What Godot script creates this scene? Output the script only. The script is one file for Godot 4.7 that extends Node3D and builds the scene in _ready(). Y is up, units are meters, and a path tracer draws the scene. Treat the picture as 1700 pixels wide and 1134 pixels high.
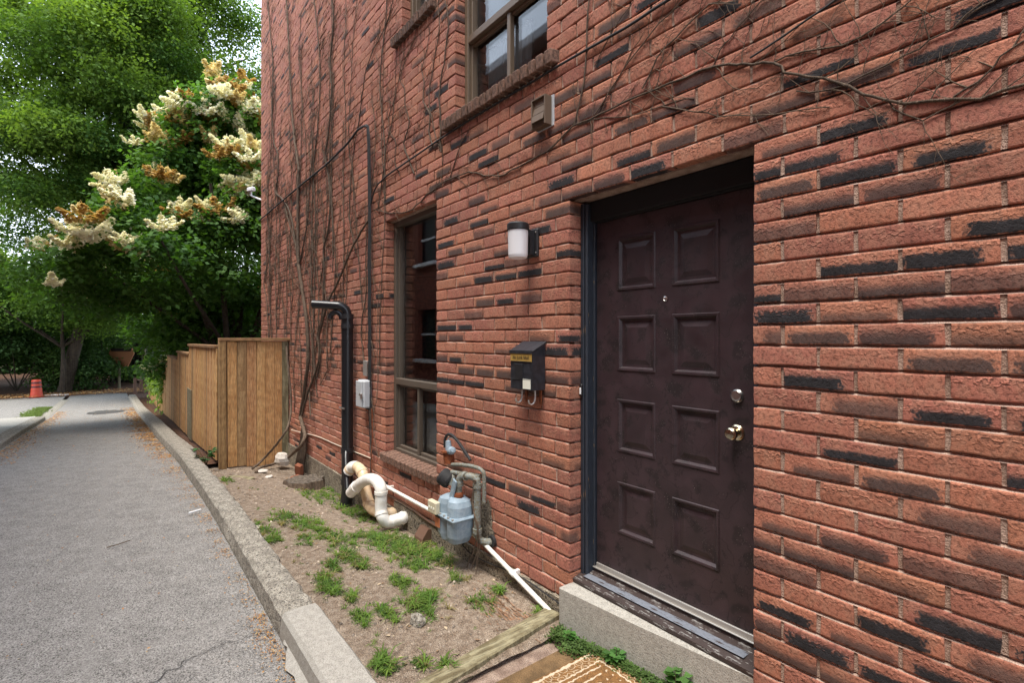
extends Node3D
# A brick house wall on a back lane: door, windows, vines, gas meter, fence, flowering tree. Units are metres; the wall face is the plane z = 0 and the lane runs along x.

const PITCH := 0.0787      # one brick course
const BASE := 0.212        # height of course boundary 0
const STEP := 0.238        # one brick length with its joint
const CORNER := -9.572     # the left end of the wall
const RIGHT := 4.0
const LOW := -3
const HIGH := 94

var rng := RandomNumberGenerator.new()
var M := {}
var names := {}
var cam: Camera3D
var wob := FastNoiseLite.new()


# ---------------------------------------------------------------- mesh building
class MB:
	var v := PackedVector3Array()
	var n := PackedVector3Array()
	var u := PackedVector2Array()
	var c := PackedColorArray()
	var i := PackedInt32Array()

	func put(p: Vector3, nn: Vector3, uv := Vector2.ZERO, col := Color.WHITE) -> int:
		v.append(p); n.append(nn); u.append(uv); c.append(col)
		return v.size() - 1

	func tri(a: Vector3, b: Vector3, d: Vector3, out: Vector3, col := Color.WHITE, ua := Vector2.ZERO, ub := Vector2.ZERO, ud := Vector2.ZERO) -> void:
		var nn := (d - a).cross(b - a)
		if nn.length_squared() < 1e-16:
			return
		nn = nn.normalized()
		var flip := nn.dot(out) < 0.0
		if flip:
			nn = -nn
		var k := put(a, nn, ua, col)
		put(b, nn, ub, col); put(d, nn, ud, col)
		if flip:
			i.append_array([k, k + 2, k + 1])
		else:
			i.append_array([k, k + 1, k + 2])

	func quad(a: Vector3, b: Vector3, d: Vector3, e: Vector3, out: Vector3, col := Color.WHITE, ua := Vector2.ZERO, ub := Vector2.ZERO, ud := Vector2.ZERO, ue := Vector2.ZERO) -> void:
		var nn := (d - a).cross(b - a) + (e - a).cross(d - a)
		if nn.length_squared() < 1e-18:
			return
		nn = nn.normalized()
		var flip := nn.dot(out) < 0.0
		if flip:
			nn = -nn
		var k := put(a, nn, ua, col)
		put(b, nn, ub, col); put(d, nn, ud, col); put(e, nn, ue, col)
		if flip:
			i.append_array([k, k + 2, k + 1, k, k + 3, k + 2])
		else:
			i.append_array([k, k + 1, k + 2, k, k + 2, k + 3])

	# a quad of four vertices already put, wound so that it faces along out
	func face(a: int, b: int, d: int, e: int, out: Vector3) -> void:
		var nn := (v[d] - v[a]).cross(v[b] - v[a]) + (v[e] - v[a]).cross(v[d] - v[a])
		if nn.dot(out) < 0.0:
			i.append_array([a, d, b, a, e, d])
		else:
			i.append_array([a, b, d, a, d, e])

	func box(at: Vector3, size: Vector3, b := 0.0, t := Transform3D(), col := Color.WHITE) -> void:
		var h := size / 2.0
		b = minf(b, minf(h.x, minf(h.y, h.z)) * 0.9)
		var ax := [Vector3(1, 0, 0), Vector3(0, 1, 0), Vector3(0, 0, 1)]
		var p := func(s: Vector3, k: int) -> Vector3:
			var q := Vector3(s.x * (h.x - b), s.y * (h.y - b), s.z * (h.z - b))
			q[k] = s[k] * h[k]
			return t * (at + q)
		for k in 3:
			var k1 := (k + 1) % 3
			var k2 := (k + 2) % 3
			for s in [-1.0, 1.0]:
				var base: Vector3 = ax[k] * s
				quad(p.call(base - ax[k1] - ax[k2], k), p.call(base + ax[k1] - ax[k2], k), p.call(base + ax[k1] + ax[k2], k), p.call(base - ax[k1] + ax[k2], k), t.basis * base, col)
				if b > 0.0:
					for s2 in [-1.0, 1.0]:
						var e: Vector3 = ax[k] * s + ax[k1] * s2
						quad(p.call(e - ax[k2], k), p.call(e + ax[k2], k), p.call(e + ax[k2], k1), p.call(e - ax[k2], k1), t.basis * e, col)
		if b > 0.0:
			for x in [-1.0, 1.0]:
				for y in [-1.0, 1.0]:
					for z in [-1.0, 1.0]:
						var s3 := Vector3(x, y, z)
						tri(p.call(s3, 0), p.call(s3, 1), p.call(s3, 2), t.basis * s3, col)

	func tube(path: Array, r0: float, r1 := -1.0, sides := 8, caps := true, col := Color.WHITE, col1 := Color(-1, 0, 0)) -> void:
		if r1 < 0.0:
			r1 = r0
		if col1.r < 0.0:
			col1 = col
		var m := path.size()
		if m < 2:
			return
		var dir: Vector3 = (path[1] - path[0]).normalized()
		var side := dir.cross(Vector3.UP)
		if side.length() < 0.1:
			side = dir.cross(Vector3.RIGHT)
		side = side.normalized()
		var first := v.size()
		for k in m:
			var d: Vector3 = (path[mini(k + 1, m - 1)] - path[maxi(k - 1, 0)]).normalized()
			side = (side - d * side.dot(d)).normalized()
			var up := d.cross(side)
			var f := float(k) / (m - 1)
			var r := lerpf(r0, r1, f)
			for s in sides:
				var a := TAU * s / sides
				var o := side * cos(a) + up * sin(a)
				put(path[k] + o * r, o, Vector2(float(s) / sides, f * m), col.lerp(col1, f))
		for k in m - 1:
			for s in sides:
				var a := first + k * sides + s
				var b := first + k * sides + (s + 1) % sides
				face(a, b, b + sides, a + sides, n[a] + n[b])
		if caps:
			for end in [0, m - 1]:
				var o: Vector3 = (path[0] - path[1] if end == 0 else path[m - 1] - path[m - 2])
				for s in sides:
					tri(path[end], v[first + end * sides + s], v[first + end * sides + (s + 1) % sides], o, col)

	func lathe(profile: Array, sides: int, t := Transform3D(), col := Color.WHITE) -> void:
		for k in profile.size() - 1:
			var a: Vector2 = profile[k]
			var b: Vector2 = profile[k + 1]
			var nn := Vector2(b.y - a.y, a.x - b.x).normalized()
			var first := v.size()
			for s in sides + 1:
				var w := TAU * s / sides
				var o := Vector3(cos(w), 0, sin(w))
				var nw := (t.basis * (o * nn.x + Vector3.UP * nn.y)).normalized()
				put(t * (o * a.x + Vector3.UP * a.y), nw, Vector2.ZERO, col)
				put(t * (o * b.x + Vector3.UP * b.y), nw, Vector2.ZERO, col)
			for s in sides:
				var f := first + s * 2
				face(f, f + 2, f + 3, f + 1, n[f] + n[f + 2])

	func blob(at: Vector3, size: Vector3, noise: FastNoiseLite, rough := 0.35, lat := 6, lon := 9, col := Color.WHITE) -> void:
		var ring := []
		for a in lat + 1:
			var row := []
			for b in lon:
				var th := PI * a / lat
				var ph := TAU * b / lon
				var o := Vector3(sin(th) * cos(ph), cos(th), sin(th) * sin(ph))
				var k := 1.0 + rough * noise.get_noise_3dv(o * 120.0 + at * 900.0)
				row.append(at + o * size * 0.5 * k)
			ring.append(row)
		for a in lat:
			for b in lon:
				var p: Vector3 = ring[a][b]
				var q: Vector3 = ring[a][(b + 1) % lon]
				var r: Vector3 = ring[a + 1][(b + 1) % lon]
				var s: Vector3 = ring[a + 1][b]
				var o := (p + q + r + s) / 4.0 - at
				if a == 0:
					tri(p, r, s, o, col)
				elif a == lat - 1:
					tri(p, q, s, o, col)
				else:
					quad(p, q, r, s, o, col)

	# an outline in x and y, pulled along z from z0 to z1
	func prism(outline: PackedVector2Array, z0: float, z1: float, t := Transform3D(), col := Color.WHITE) -> void:
		var ids := Geometry2D.triangulate_polygon(outline)
		var mid := Vector2.ZERO
		for p in outline:
			mid += p / outline.size()
		for k in range(0, ids.size(), 3):
			var a := outline[ids[k]]
			var b := outline[ids[k + 1]]
			var d := outline[ids[k + 2]]
			tri(t * Vector3(a.x, a.y, z1), t * Vector3(b.x, b.y, z1), t * Vector3(d.x, d.y, z1), t.basis.z, col)
			tri(t * Vector3(a.x, a.y, z0), t * Vector3(b.x, b.y, z0), t * Vector3(d.x, d.y, z0), -t.basis.z, col)
		var ccw := 0.0
		for k in outline.size():
			ccw += outline[k].cross(outline[(k + 1) % outline.size()])
		for k in outline.size():
			var a := outline[k]
			var b := outline[(k + 1) % outline.size()]
			var o := Vector2(b.y - a.y, a.x - b.x) * signf(ccw)
			quad(t * Vector3(a.x, a.y, z0), t * Vector3(b.x, b.y, z0), t * Vector3(b.x, b.y, z1), t * Vector3(a.x, a.y, z1), t.basis * Vector3(o.x, o.y, 0), col)

	func done() -> ArrayMesh:
		var a := []
		a.resize(Mesh.ARRAY_MAX)
		a[Mesh.ARRAY_VERTEX] = v
		a[Mesh.ARRAY_NORMAL] = n
		a[Mesh.ARRAY_TEX_UV] = u
		a[Mesh.ARRAY_COLOR] = c
		a[Mesh.ARRAY_INDEX] = i
		var m := ArrayMesh.new()
		m.add_surface_from_arrays(Mesh.PRIMITIVE_TRIANGLES, a)
		return m


func numbered(parent: Node, called: String) -> String:
	var key := str(parent.get_instance_id()) + "/" + called
	var k: int = names.get(key, -1) + 1
	names[key] = k
	return called if k == 0 else "%s_%03d" % [called, k]


func obj(called: String, mesh: Mesh, mat: Material, parent: Node = null, at := Vector3.ZERO) -> MeshInstance3D:
	if parent == null:
		parent = self
	var o := MeshInstance3D.new()
	o.name = numbered(parent, called)
	o.mesh = mesh
	o.material_override = mat
	o.position = at
	parent.add_child(o, true)
	return o


func made(called: String, b: MB, mat: Material, parent: Node = null, at := Vector3.ZERO) -> MeshInstance3D:
	return obj(called, b.done(), mat, parent, at)


func tag(o: Node, label: String, category: String, group := "") -> Node:
	o.set_meta("label", label)
	o.set_meta("category", category)
	if group:
		o.set_meta("group", group)
	return o


func thing(called: String, label: String, category: String, at := Vector3.ZERO, group := "") -> Node3D:
	var o := Node3D.new()
	o.name = numbered(self, called)
	o.position = at
	add_child(o, true)
	tag(o, label, category, group)
	return o


func struct(o: Node) -> Node:
	o.set_meta("kind", "structure")
	return o


func stuff(o: Node) -> Node:
	o.set_meta("kind", "stuff")
	return o


func many(called: String, mesh: Mesh, mat: Material, places: Array, colors: Array, parent: Node = null) -> MultiMeshInstance3D:
	if parent == null:
		parent = self
	var mm := MultiMesh.new()
	mm.transform_format = MultiMesh.TRANSFORM_3D
	mm.use_colors = true
	mm.mesh = mesh
	mm.instance_count = places.size()
	for k in places.size():
		mm.set_instance_transform(k, places[k])
		mm.set_instance_color(k, colors[k])
	var o := MultiMeshInstance3D.new()
	o.name = numbered(parent, called)
	o.multimesh = mm
	o.material_override = mat
	parent.add_child(o, true)
	return o


func lin(r: float, g: float, b: float) -> Color:
	return Color(r, g, b).linear_to_srgb()


func table(pairs: Array, x: float) -> float:     # pairs in falling x
	if x >= pairs[0][0]:
		return pairs[0][1]
	for k in pairs.size() - 1:
		if x >= pairs[k + 1][0]:
			return lerpf(pairs[k + 1][1], pairs[k][1], (x - pairs[k + 1][0]) / (pairs[k][0] - pairs[k + 1][0]))
	return pairs[-1][1]


func lane_y(x: float) -> float:
	return table([[2.0, -0.13], [-2.0, -0.12], [-5.0, -0.1], [-6.2, -0.12], [-8.3, -0.19], [-11.0, -0.36], [-14.5, -0.52], [-20.0, -0.84], [-24.0, -0.97], [-28.0, -1.05], [-60.0, -1.25]], x)


func kerb_z(x: float) -> float:                  # where the kerb's face meets the lane
	return table([[4.0, 1.24], [-2.6, 1.26], [-5.0, 1.272], [-8.3, 1.307], [-11.2, 1.362], [-14.5, 1.42], [-20.7, 1.513], [-30.0, 1.66]], x)


func soil_y(x: float, z: float) -> float:
	var wall := table([[-1.0, -0.04], [-2.0, -0.045], [-2.84, -0.058], [-3.7, -0.116], [-5.0, -0.225], [-6.88, -0.268], [-8.2, -0.33]], x)
	var edge := table([[-1.0, -0.03], [-2.5, -0.035], [-6.0, -0.06], [-7.0, -0.14], [-7.7, -0.25], [-8.3, -0.3]], x)
	var f := smoothstep(0.0, 1.05, z)
	var y := lerpf(wall, edge, f) + 0.012 * wob.get_noise_2d(x * 160.0, z * 160.0) + 0.005 * wob.get_noise_2d(x * 700.0, z * 700.0 + 50.0)
	var d := Vector2(x + 2.28, (z - 0.2) * 1.2).length()
	return y - 0.035 * (1.0 - smoothstep(0.03, 0.14, d))


# ---------------------------------------------------------------- textures
func grain(s: int, freq: float, size: int, octaves := 4, kind := FastNoiseLite.TYPE_SIMPLEX_SMOOTH) -> PackedByteArray:
	var f := FastNoiseLite.new()
	f.seed = s
	f.noise_type = kind
	f.frequency = freq
	f.fractal_octaves = octaves
	var im := f.get_seamless_image(size, size)
	im.convert(Image.FORMAT_L8)
	return im.get_data()


func tex(data: PackedByteArray, w: int, h: int, three := true) -> ImageTexture:
	return ImageTexture.create_from_image(Image.create_from_data(w, h, false, Image.FORMAT_RGB8 if three else Image.FORMAT_L8, data))


# a colour texture and a height texture from noises: two sRGB colours mixed by coarse noise, speckled by fine noise
func surface(s: int, size: int, coarse: float, fine: float, a: Color, b: Color, speck: float, pits := 0.0, stretch := 1) -> Array:
	var g1 := grain(s, coarse, size, 4)
	var g2 := grain(s + 1, fine, size, 3)
	var g3 := grain(s + 2, fine * 0.35, size, 2)
	var out := PackedByteArray()
	out.resize(size * size * 3)
	var high := PackedByteArray()
	high.resize(size * size)
	for y in size:
		for x in size:
			var k := y * size + x
			var ys := int(y / stretch)
			var k2 := ys * size + x
			var f: float = clampf((g1[k2] - 70.0) / 115.0, 0.0, 1.0)
			var sp: float = 1.0 + speck * (g2[k2] - 128.0) / 64.0
			var h: float = g2[k2] * 0.55 + g3[k2] * 0.45
			if pits > 0.0 and g3[k] < 82:
				sp *= 1.0 - pits
				h *= 0.5
			out[k * 3] = clampi(int(255.0 * lerpf(a.r, b.r, f) * sp), 0, 255)
			out[k * 3 + 1] = clampi(int(255.0 * lerpf(a.g, b.g, f) * sp), 0, 255)
			out[k * 3 + 2] = clampi(int(255.0 * lerpf(a.b, b.b, f) * sp), 0, 255)
			high[k] = clampi(int(h), 0, 255)
	return [tex(out, size, size), tex(high, size, size, false)]


func mat(col: Color, rough := 0.9, maps := [], scale := 1.0, relief := 0.0, tint := false) -> StandardMaterial3D:
	var m := StandardMaterial3D.new()
	m.albedo_color = col
	m.roughness = rough
	m.vertex_color_use_as_albedo = tint
	if maps.size():
		m.albedo_texture = maps[0]
		m.uv1_triplanar = true
		m.uv1_world_triplanar = true
		m.uv1_scale = Vector3.ONE * scale
		if relief > 0.0:
			m.heightmap_enabled = true
			m.heightmap_texture = maps[1]
			m.heightmap_scale = relief
	return m


# the brick faces: 64 of them, 256 x 64 pixels each, in 4 columns and 16 rows. Rows 0-6 plain, 7-9 smeared grey, 10-12 black along the lower half, 13-15 mostly black
func brick_maps() -> Array:
	var S := 1024
	var A := grain(11, 0.32, S, 2)
	var B := grain(12, 0.06, S, 3)
	var C := grain(13, 0.035, S, 4)
	var D := grain(14, 0.012, S, 3)
	var out := PackedByteArray()
	out.resize(S * S * 3)
	var high := PackedByteArray()
	high.resize(S * S)
	for cell in 64:
		var cx := (cell % 4) * 256
		var row := int(cell / 4)
		var cy := row * 64
		var torn := rng.randf_range(0.25, 1.15)
		if row < 10 and rng.randf() < 0.38:
			torn *= 0.15
		var where := rng.randf_range(0.18, 0.4)
		var warm := rng.randf_range(-1.0, 1.0)
		var lum := rng.randf_range(0.94, 1.07)
		var edge := 2.0
		var deep := 0.0
		if row >= 13:
			edge = rng.randf_range(0.26, 0.48); deep = 0.98
		elif row >= 10:
			edge = rng.randf_range(0.42, 0.6); deep = 0.97
		elif row >= 7:
			edge = rng.randf_range(0.3, 0.62); deep = rng.randf_range(0.4, 0.72)
		var left := rng.randf_range(-0.1, 0.2)
		var right := rng.randf_range(0.8, 1.1)
		var soft := rng.randf_range(0.18, 0.34) if row < 10 else rng.randf_range(0.06, 0.2) if row < 13 else rng.randf_range(0.03, 0.14)
		for y in 64:
			var vv := y / 63.0
			var band := clampf(1.0 - absf(vv - where) / 0.3, 0.0, 1.0)
			for x in 256:
				var uu := x / 255.0
				var k := (cy + y) * S + cx + x
				var a: float = A[k] / 255.0 - 0.5
				var b: float = B[k] / 255.0 - 0.5
				var c: float = C[((cy + y) * 2 % S) * S + (cx + x)] / 255.0
				var d: float = D[k] / 255.0 - 0.5
				var ca: float = C[((cy + y + 3) * 2 % S) * S + (cx + x)] / 255.0
				var t := smoothstep(0.5, 0.56, c + 0.16 * a + 0.1 * b) * band * torn
				var tb := smoothstep(0.5, 0.56, ca + 0.16 * a + 0.1 * b) * band * torn
				var crack := clampf(t - tb, 0.0, 1.0)      # the undercut below a torn lip, its shade painted into the colour
				var pit := smoothstep(0.14, 0.24, a) * 0.34 + smoothstep(0.1, 0.26, -b + 0.5 * a) * 0.14
				var r := (182.0 + 6.0 * warm) * lum
				var g := (118.0 + 7.0 * warm) * lum
				var bl := (95.0 + 1.0 * warm) * lum
				var f := 1.0 + 0.38 * a + 0.14 * b + 0.24 * d + 0.10 * t - 0.55 * crack - pit
				# a brown dusting
				var dust := clampf(d * 1.9 + 0.1, 0.0, 0.45)
				r = lerpf(r, 150.0, dust); g = lerpf(g, 110.0, dust); bl = lerpf(bl, 90.0, dust)
				r *= f; g *= f; bl *= f
				if deep > 0.0:
					var e := smoothstep(edge - soft, edge + soft, vv + 0.16 * b + 0.22 * (c - 0.5) + 0.16 * a - 0.12 * t)
					e *= smoothstep(left - 0.03, left + 0.06, uu + 0.2 * b) * (1.0 - smoothstep(right - 0.06, right + 0.03, uu - 0.2 * b))
					e *= 1.0 - smoothstep(0.93, 0.99, vv + 0.1 * b)
					e = clampf(e * (deep + (0.35 * a if deep < 0.9 else 0.25 * minf(a, 0.0))), 0.0, 1.0)
					if t > 0.5 and row >= 10:
						e *= 0.35
					var dk := 34.0 + 26.0 * a + 16.0 * d
					r = lerpf(r, dk * 1.02, e); g = lerpf(g, dk, e); bl = lerpf(bl, dk * 1.1, e)
				out[k * 3] = clampi(int(r), 0, 255)
				out[k * 3 + 1] = clampi(int(g), 0, 255)
				out[k * 3 + 2] = clampi(int(bl), 0, 255)
				var rim := minf(minf(vv, 1.0 - vv) * 9.0, minf(uu, 1.0 - uu) * 30.0)
				var hh := 0.4 + 0.3 * a + 0.07 * b + 0.36 * t - 0.4 * crack - 0.5 * pit
				high[k] = clampi(int(255.0 * hh * clampf(0.3 + rim, 0.0, 1.0)), 0, 255)
	return [tex(out, S, S), tex(high, S, S, false)]


# asphalt: stones of many greys in a binder, each cell of the noise one stone
func asphalt_maps() -> Array:
	var S := 1024
	var f := FastNoiseLite.new()
	f.seed = 47
	f.noise_type = FastNoiseLite.TYPE_CELLULAR
	f.frequency = 0.27
	f.fractal_type = FastNoiseLite.FRACTAL_NONE
	f.cellular_return_type = FastNoiseLite.RETURN_CELL_VALUE
	var im1 := f.get_seamless_image(S, S)
	im1.convert(Image.FORMAT_L8)
	var stone := im1.get_data()
	var fine := grain(48, 0.3, S, 2)
	var wide := grain(49, 0.006, S, 4)
	var out := PackedByteArray()
	out.resize(S * S * 3)
	var hi := PackedByteArray()
	hi.resize(S * S)
	for k in S * S:
		var v: float = stone[k] / 255.0
		var f2: float = 1.0 + 0.46 * (v - 0.5) + 0.3 * (fine[k] / 255.0 - 0.5) + 0.12 * (wide[k] / 255.0 - 0.5)
		if v < 0.12:
			f2 *= 0.8
		out[k * 3] = clampi(int(139.0 * f2), 0, 255)
		out[k * 3 + 1] = clampi(int(136.0 * f2), 0, 255)
		out[k * 3 + 2] = clampi(int(132.0 * f2), 0, 255)
		hi[k] = clampi(int(255.0 * (0.25 + 0.5 * v + 0.2 * fine[k] / 255.0)), 0, 255)
	return [tex(out, S, S), tex(hi, S, S, false)]


func door_maps() -> Array:
	var S := 512
	var a := grain(31, 0.008, S, 5)
	var b := grain(32, 0.03, S, 4, FastNoiseLite.TYPE_VALUE_CUBIC)
	var c := grain(33, 0.22, S, 2)
	var im := PackedByteArray()
	im.resize(S * S * 3)
	var ro := PackedByteArray()
	ro.resize(S * S)
	for k in S * S:
		var f: float = 0.82 + 0.26 * (a[k] / 255.0 - 0.5) + 0.16 * (c[k] / 255.0 - 0.5)
		var scuff := smoothstep(0.6, 0.8, b[k] / 255.0) * 0.3
		var line := 1.0 - smoothstep(0.0, 0.022, absf(a[k] / 255.0 - 0.53 + 0.12 * (b[k] / 255.0 - 0.5)))
		f = f * (1.0 - scuff) * (1.0 - 0.3 * line)
		var chip := 1.0 if (c[k] > 214 and b[k] > 168) else 0.0
		im[k * 3] = clampi(int(lerpf(67.0 * f, 150.0, chip)), 0, 255)
		im[k * 3 + 1] = clampi(int(lerpf(51.0 * f, 140.0, chip)), 0, 255)
		im[k * 3 + 2] = clampi(int(lerpf(56.0 * f, 138.0, chip)), 0, 255)
		ro[k] = clampi(int(255.0 * (0.4 + 0.3 * (b[k] / 255.0 - 0.3) + 0.2 * line)), 0, 255)
	return [tex(im, S, S), tex(ro, S, S, false)]


# paint that has flaked off in long flakes: under is the colour that shows
func chipped_maps(s: int, paint: Color, under: Color, share: float, along := 1) -> Array:
	var S := 512
	var a := grain(s, 0.02, S, 4)
	var b := grain(s + 1, 0.12, S, 3)
	var im := PackedByteArray()
	im.resize(S * S * 3)
	var hi := PackedByteArray()
	hi.resize(S * S)
	for y in S:
		for x in S:
			var k := y * S + x
			var kk := (int(y / 5) if along == 1 else y) * S + (int(x / 5) if along == 0 else x)
			var n1: float = a[kk] / 255.0
			var n2: float = b[kk] / 255.0
			var f := smoothstep(1.0 - share - 0.02, 1.0 - share + 0.02, n1 * 0.75 + n2 * 0.25)
			var g: float = 0.85 + 0.3 * n2
			im[k * 3] = clampi(int(255.0 * lerpf(paint.r, under.r, f) * g), 0, 255)
			im[k * 3 + 1] = clampi(int(255.0 * lerpf(paint.g, under.g, f) * g), 0, 255)
			im[k * 3 + 2] = clampi(int(255.0 * lerpf(paint.b, under.b, f) * g), 0, 255)
			hi[k] = clampi(int(150.0 * (1.0 - f) + 60.0 * n2), 0, 255)
	return [tex(im, S, S), tex(hi, S, S, false)]


func wood_maps(s: int, a: Color, b: Color, turned := false) -> Array:
	var S := 512
	var n1 := grain(s, 0.03, S, 4)
	var n2 := grain(s + 1, 0.14, S, 3)
	var n3 := grain(s + 2, 0.012, S, 3)
	var im := PackedByteArray()
	im.resize(S * S * 3)
	var hi := PackedByteArray()
	hi.resize(S * S)
	for y in S:
		for x in S:
			var along := x if turned else y
			var across := y if turned else x
			var k1 := int(along / 24) * S + across
			var k2 := int(along / 12) * S + across
			var k3 := along * S + across
			var f := clampf((n1[k1] - 80.0) / 95.0 * 0.6 + (n3[k3] - 80.0) / 95.0 * 0.4, 0.0, 1.0)
			var g: float = 1.0 + 0.32 * (n2[k2] / 255.0 - 0.5) - (0.12 if n2[k2] < 70 else 0.0)
			var k := y * S + x
			im[k * 3] = clampi(int(255.0 * lerpf(a.r, b.r, f) * g), 0, 255)
			im[k * 3 + 1] = clampi(int(255.0 * lerpf(a.g, b.g, f) * g), 0, 255)
			im[k * 3 + 2] = clampi(int(255.0 * lerpf(a.b, b.b, f) * g), 0, 255)
			hi[k] = n2[k2]
	return [tex(im, S, S), tex(hi, S, S, false)]


# the coir mat: rust brown fibre with a printed white border, net and scrolls
func mat_print() -> ImageTexture:
	var W := 384
	var H := 256
	var g := grain(61, 0.3, 512, 2)
	var g2 := grain(62, 0.05, 512, 3)
	var im := PackedByteArray()
	im.resize(W * H * 3)
	for y in H:
		for x in W:
			var p := Vector2(x, y) + Vector2(g2[y * 512 + x] - 128.0, g2[x * 512 + y] - 128.0) * 0.03
			var e := minf(minf(p.x, W - p.x), minf(p.y, H - p.y))
			var w := 0.0
			w = maxf(w, 1.0 - smoothstep(3.0, 4.5, absf(e - 7.0)))
			w = maxf(w, 1.0 - smoothstep(1.6, 2.8, absf(e - 40.0)))
			if e > 9.0 and e < 40.0:
				var q := Vector2(fposmod(p.x, 26.0) - 13.0, fposmod(p.y, 26.0) - 13.0)
				w = maxf(w, 0.75 * (1.0 - smoothstep(0.8, 2.0, absf(q.length() - 10.0))))
				w = maxf(w, 0.6 * (1.0 - smoothstep(0.5, 1.6, absf(q.x + q.y))))
			if e > 50.0:
				w = maxf(w, 1.0 - smoothstep(2.0, 3.4, Vector2(fposmod(p.x, 22.0) - 11.0, fposmod(e, 22.0) - 11.0).length()))
			w *= 0.75 + 0.5 * (g[y * 512 + x] / 255.0 - 0.3)
			var f: float = 0.75 + 0.6 * (g[y * 512 + x] / 255.0 - 0.5) + 0.25 * (g2[y * 512 + x] / 255.0 - 0.5)
			var k := (y * W + x) * 3
			w = clampf(w, 0.0, 1.0)
			im[k] = clampi(int(lerpf(152.0 * f, 205.0, w)), 0, 255)
			im[k + 1] = clampi(int(lerpf(108.0 * f, 190.0, w)), 0, 255)
			im[k + 2] = clampi(int(lerpf(60.0 * f, 168.0, w)), 0, 255)
	return tex(im, W, H)


func make_materials() -> void:
	var bm := brick_maps()
	var b := StandardMaterial3D.new()
	b.albedo_texture = bm[0]
	b.roughness = 0.92
	b.vertex_color_use_as_albedo = true
	b.heightmap_enabled = true
	b.heightmap_texture = bm[1]
	b.heightmap_scale = 0.8
	b.texture_repeat = false
	M.brick = b
	var con := surface(41, 512, 0.02, 0.2, Color(0.635, 0.625, 0.60), Color(0.69, 0.68, 0.655), 0.15, 0.14)
	var rough_con := surface(44, 512, 0.012, 0.16, Color(0.55, 0.535, 0.505), Color(0.68, 0.665, 0.63), 0.24, 0.42)
	M.mortar = mat(Color(1, 1, 1), 0.97, surface(39, 512, 0.01, 0.22, Color(0.63, 0.53, 0.47), Color(0.73, 0.63, 0.57), 0.15), 2.5, 0.7)
	M.old_concrete = mat(Color(1.0, 0.985, 0.96), 0.95, rough_con, 1.6, 1.4)
	M.concrete = mat(Color(0.97, 0.96, 0.945), 0.95, con, 2.2, 0.15)
	M.foundation = mat(Color(0.82, 0.78, 0.72), 0.95, rough_con, 1.1, 0.9)
	M.asphalt = mat(Color(1, 1, 1), 1.0, asphalt_maps(), 0.75, 0.5)
	M.asphalt.metallic_specular = 0.15
	M.soil = mat(Color(1, 1, 1), 0.97, surface(51, 1024, 0.012, 0.13, Color(0.55, 0.48, 0.41), Color(0.66, 0.595, 0.525), 0.26, 0.16), 1.3, 2.0)
	M.forest_floor = mat(Color(1, 1, 1), 0.97, surface(54, 512, 0.02, 0.2, Color(0.24, 0.15, 0.09), Color(0.36, 0.24, 0.16), 0.3), 0.8, 2.0)
	M.cedar = mat(Color(1, 1, 1), 0.85, wood_maps(71, Color(0.71, 0.53, 0.34), Color(0.81, 0.65, 0.45)), 1.3, 0.25, true)
	var grey_wood := wood_maps(75, Color(0.42, 0.39, 0.31), Color(0.58, 0.55, 0.46))
	M.grey_wood = mat(Color(1, 1, 1), 0.92, grey_wood, 1.5, 0.4, true)
	M.cap_wood = mat(Color(1, 1, 1), 0.85, wood_maps(79, Color(0.48, 0.36, 0.24), Color(0.62, 0.48, 0.33), true), 1.3, 0.25)
	M.timber = mat(Color(1, 1, 1), 0.92, wood_maps(83, Color(0.40, 0.36, 0.26), Color(0.58, 0.55, 0.44)), 1.6, 0.6)
	M.bark = mat(Color(1, 1, 1), 0.95, wood_maps(87, Color(0.31, 0.255, 0.205), Color(0.48, 0.41, 0.345)), 4.0, 0.5, true)
	M.trunk = mat(Color(1, 1, 1), 0.95, wood_maps(91, Color(0.17, 0.14, 0.11), Color(0.30, 0.26, 0.21)), 1.0, 1.2)
	var dm := door_maps()
	M.door = mat(Color(1, 1, 1), 1.0, [dm[0]], 1.25)
	M.door.roughness_texture = dm[1]
	M.frame_paint = mat(Color(1, 1, 1), 0.55, chipped_maps(95, Color(0.15, 0.175, 0.215), Color(0.46, 0.37, 0.27), 0.25), 1.1, 0.1)
	M.sill_paint = mat(Color(1, 1, 1), 0.6, chipped_maps(97, Color(0.21, 0.165, 0.155), Color(0.52, 0.51, 0.50), 0.31, 0), 4.5, 0.15)
	M.black = mat(lin(0.012, 0.012, 0.014), 0.5)
	M.black_gloss = mat(lin(0.01, 0.011, 0.013), 0.3)
	M.rubber = mat(lin(0.016, 0.016, 0.017), 0.75)
	M.steel = mat(lin(0.62, 0.61, 0.58), 0.28)
	M.steel.metallic = 1.0
	M.brass = mat(lin(0.55, 0.47, 0.33), 0.2)
	M.brass.metallic = 1.0
	M.alu = mat(lin(0.5, 0.48, 0.45), 0.45)
	M.alu.metallic = 0.7
	M.bronze_frame = mat(lin(0.135, 0.095, 0.06), 0.5)
	M.dark_frame = mat(lin(0.06, 0.055, 0.055), 0.55)
	M.white_plastic = mat(Color(1, 1, 1), 0.35, surface(101, 256, 0.02, 0.2, Color(0.93, 0.925, 0.91), Color(0.87, 0.85, 0.81), 0.03), 2.5)
	M.beige_plastic = mat(Color(1, 1, 1), 0.4, surface(104, 256, 0.02, 0.2, Color(0.88, 0.80, 0.68), Color(0.80, 0.69, 0.55), 0.05), 2.5)
	M.white_paint = mat(lin(0.78, 0.78, 0.78), 0.4)
	M.frost = mat(lin(0.86, 0.86, 0.88), 0.3)
	M.frost.backlight_enabled = true
	M.frost.backlight = Color(0.7, 0.7, 0.7)
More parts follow.
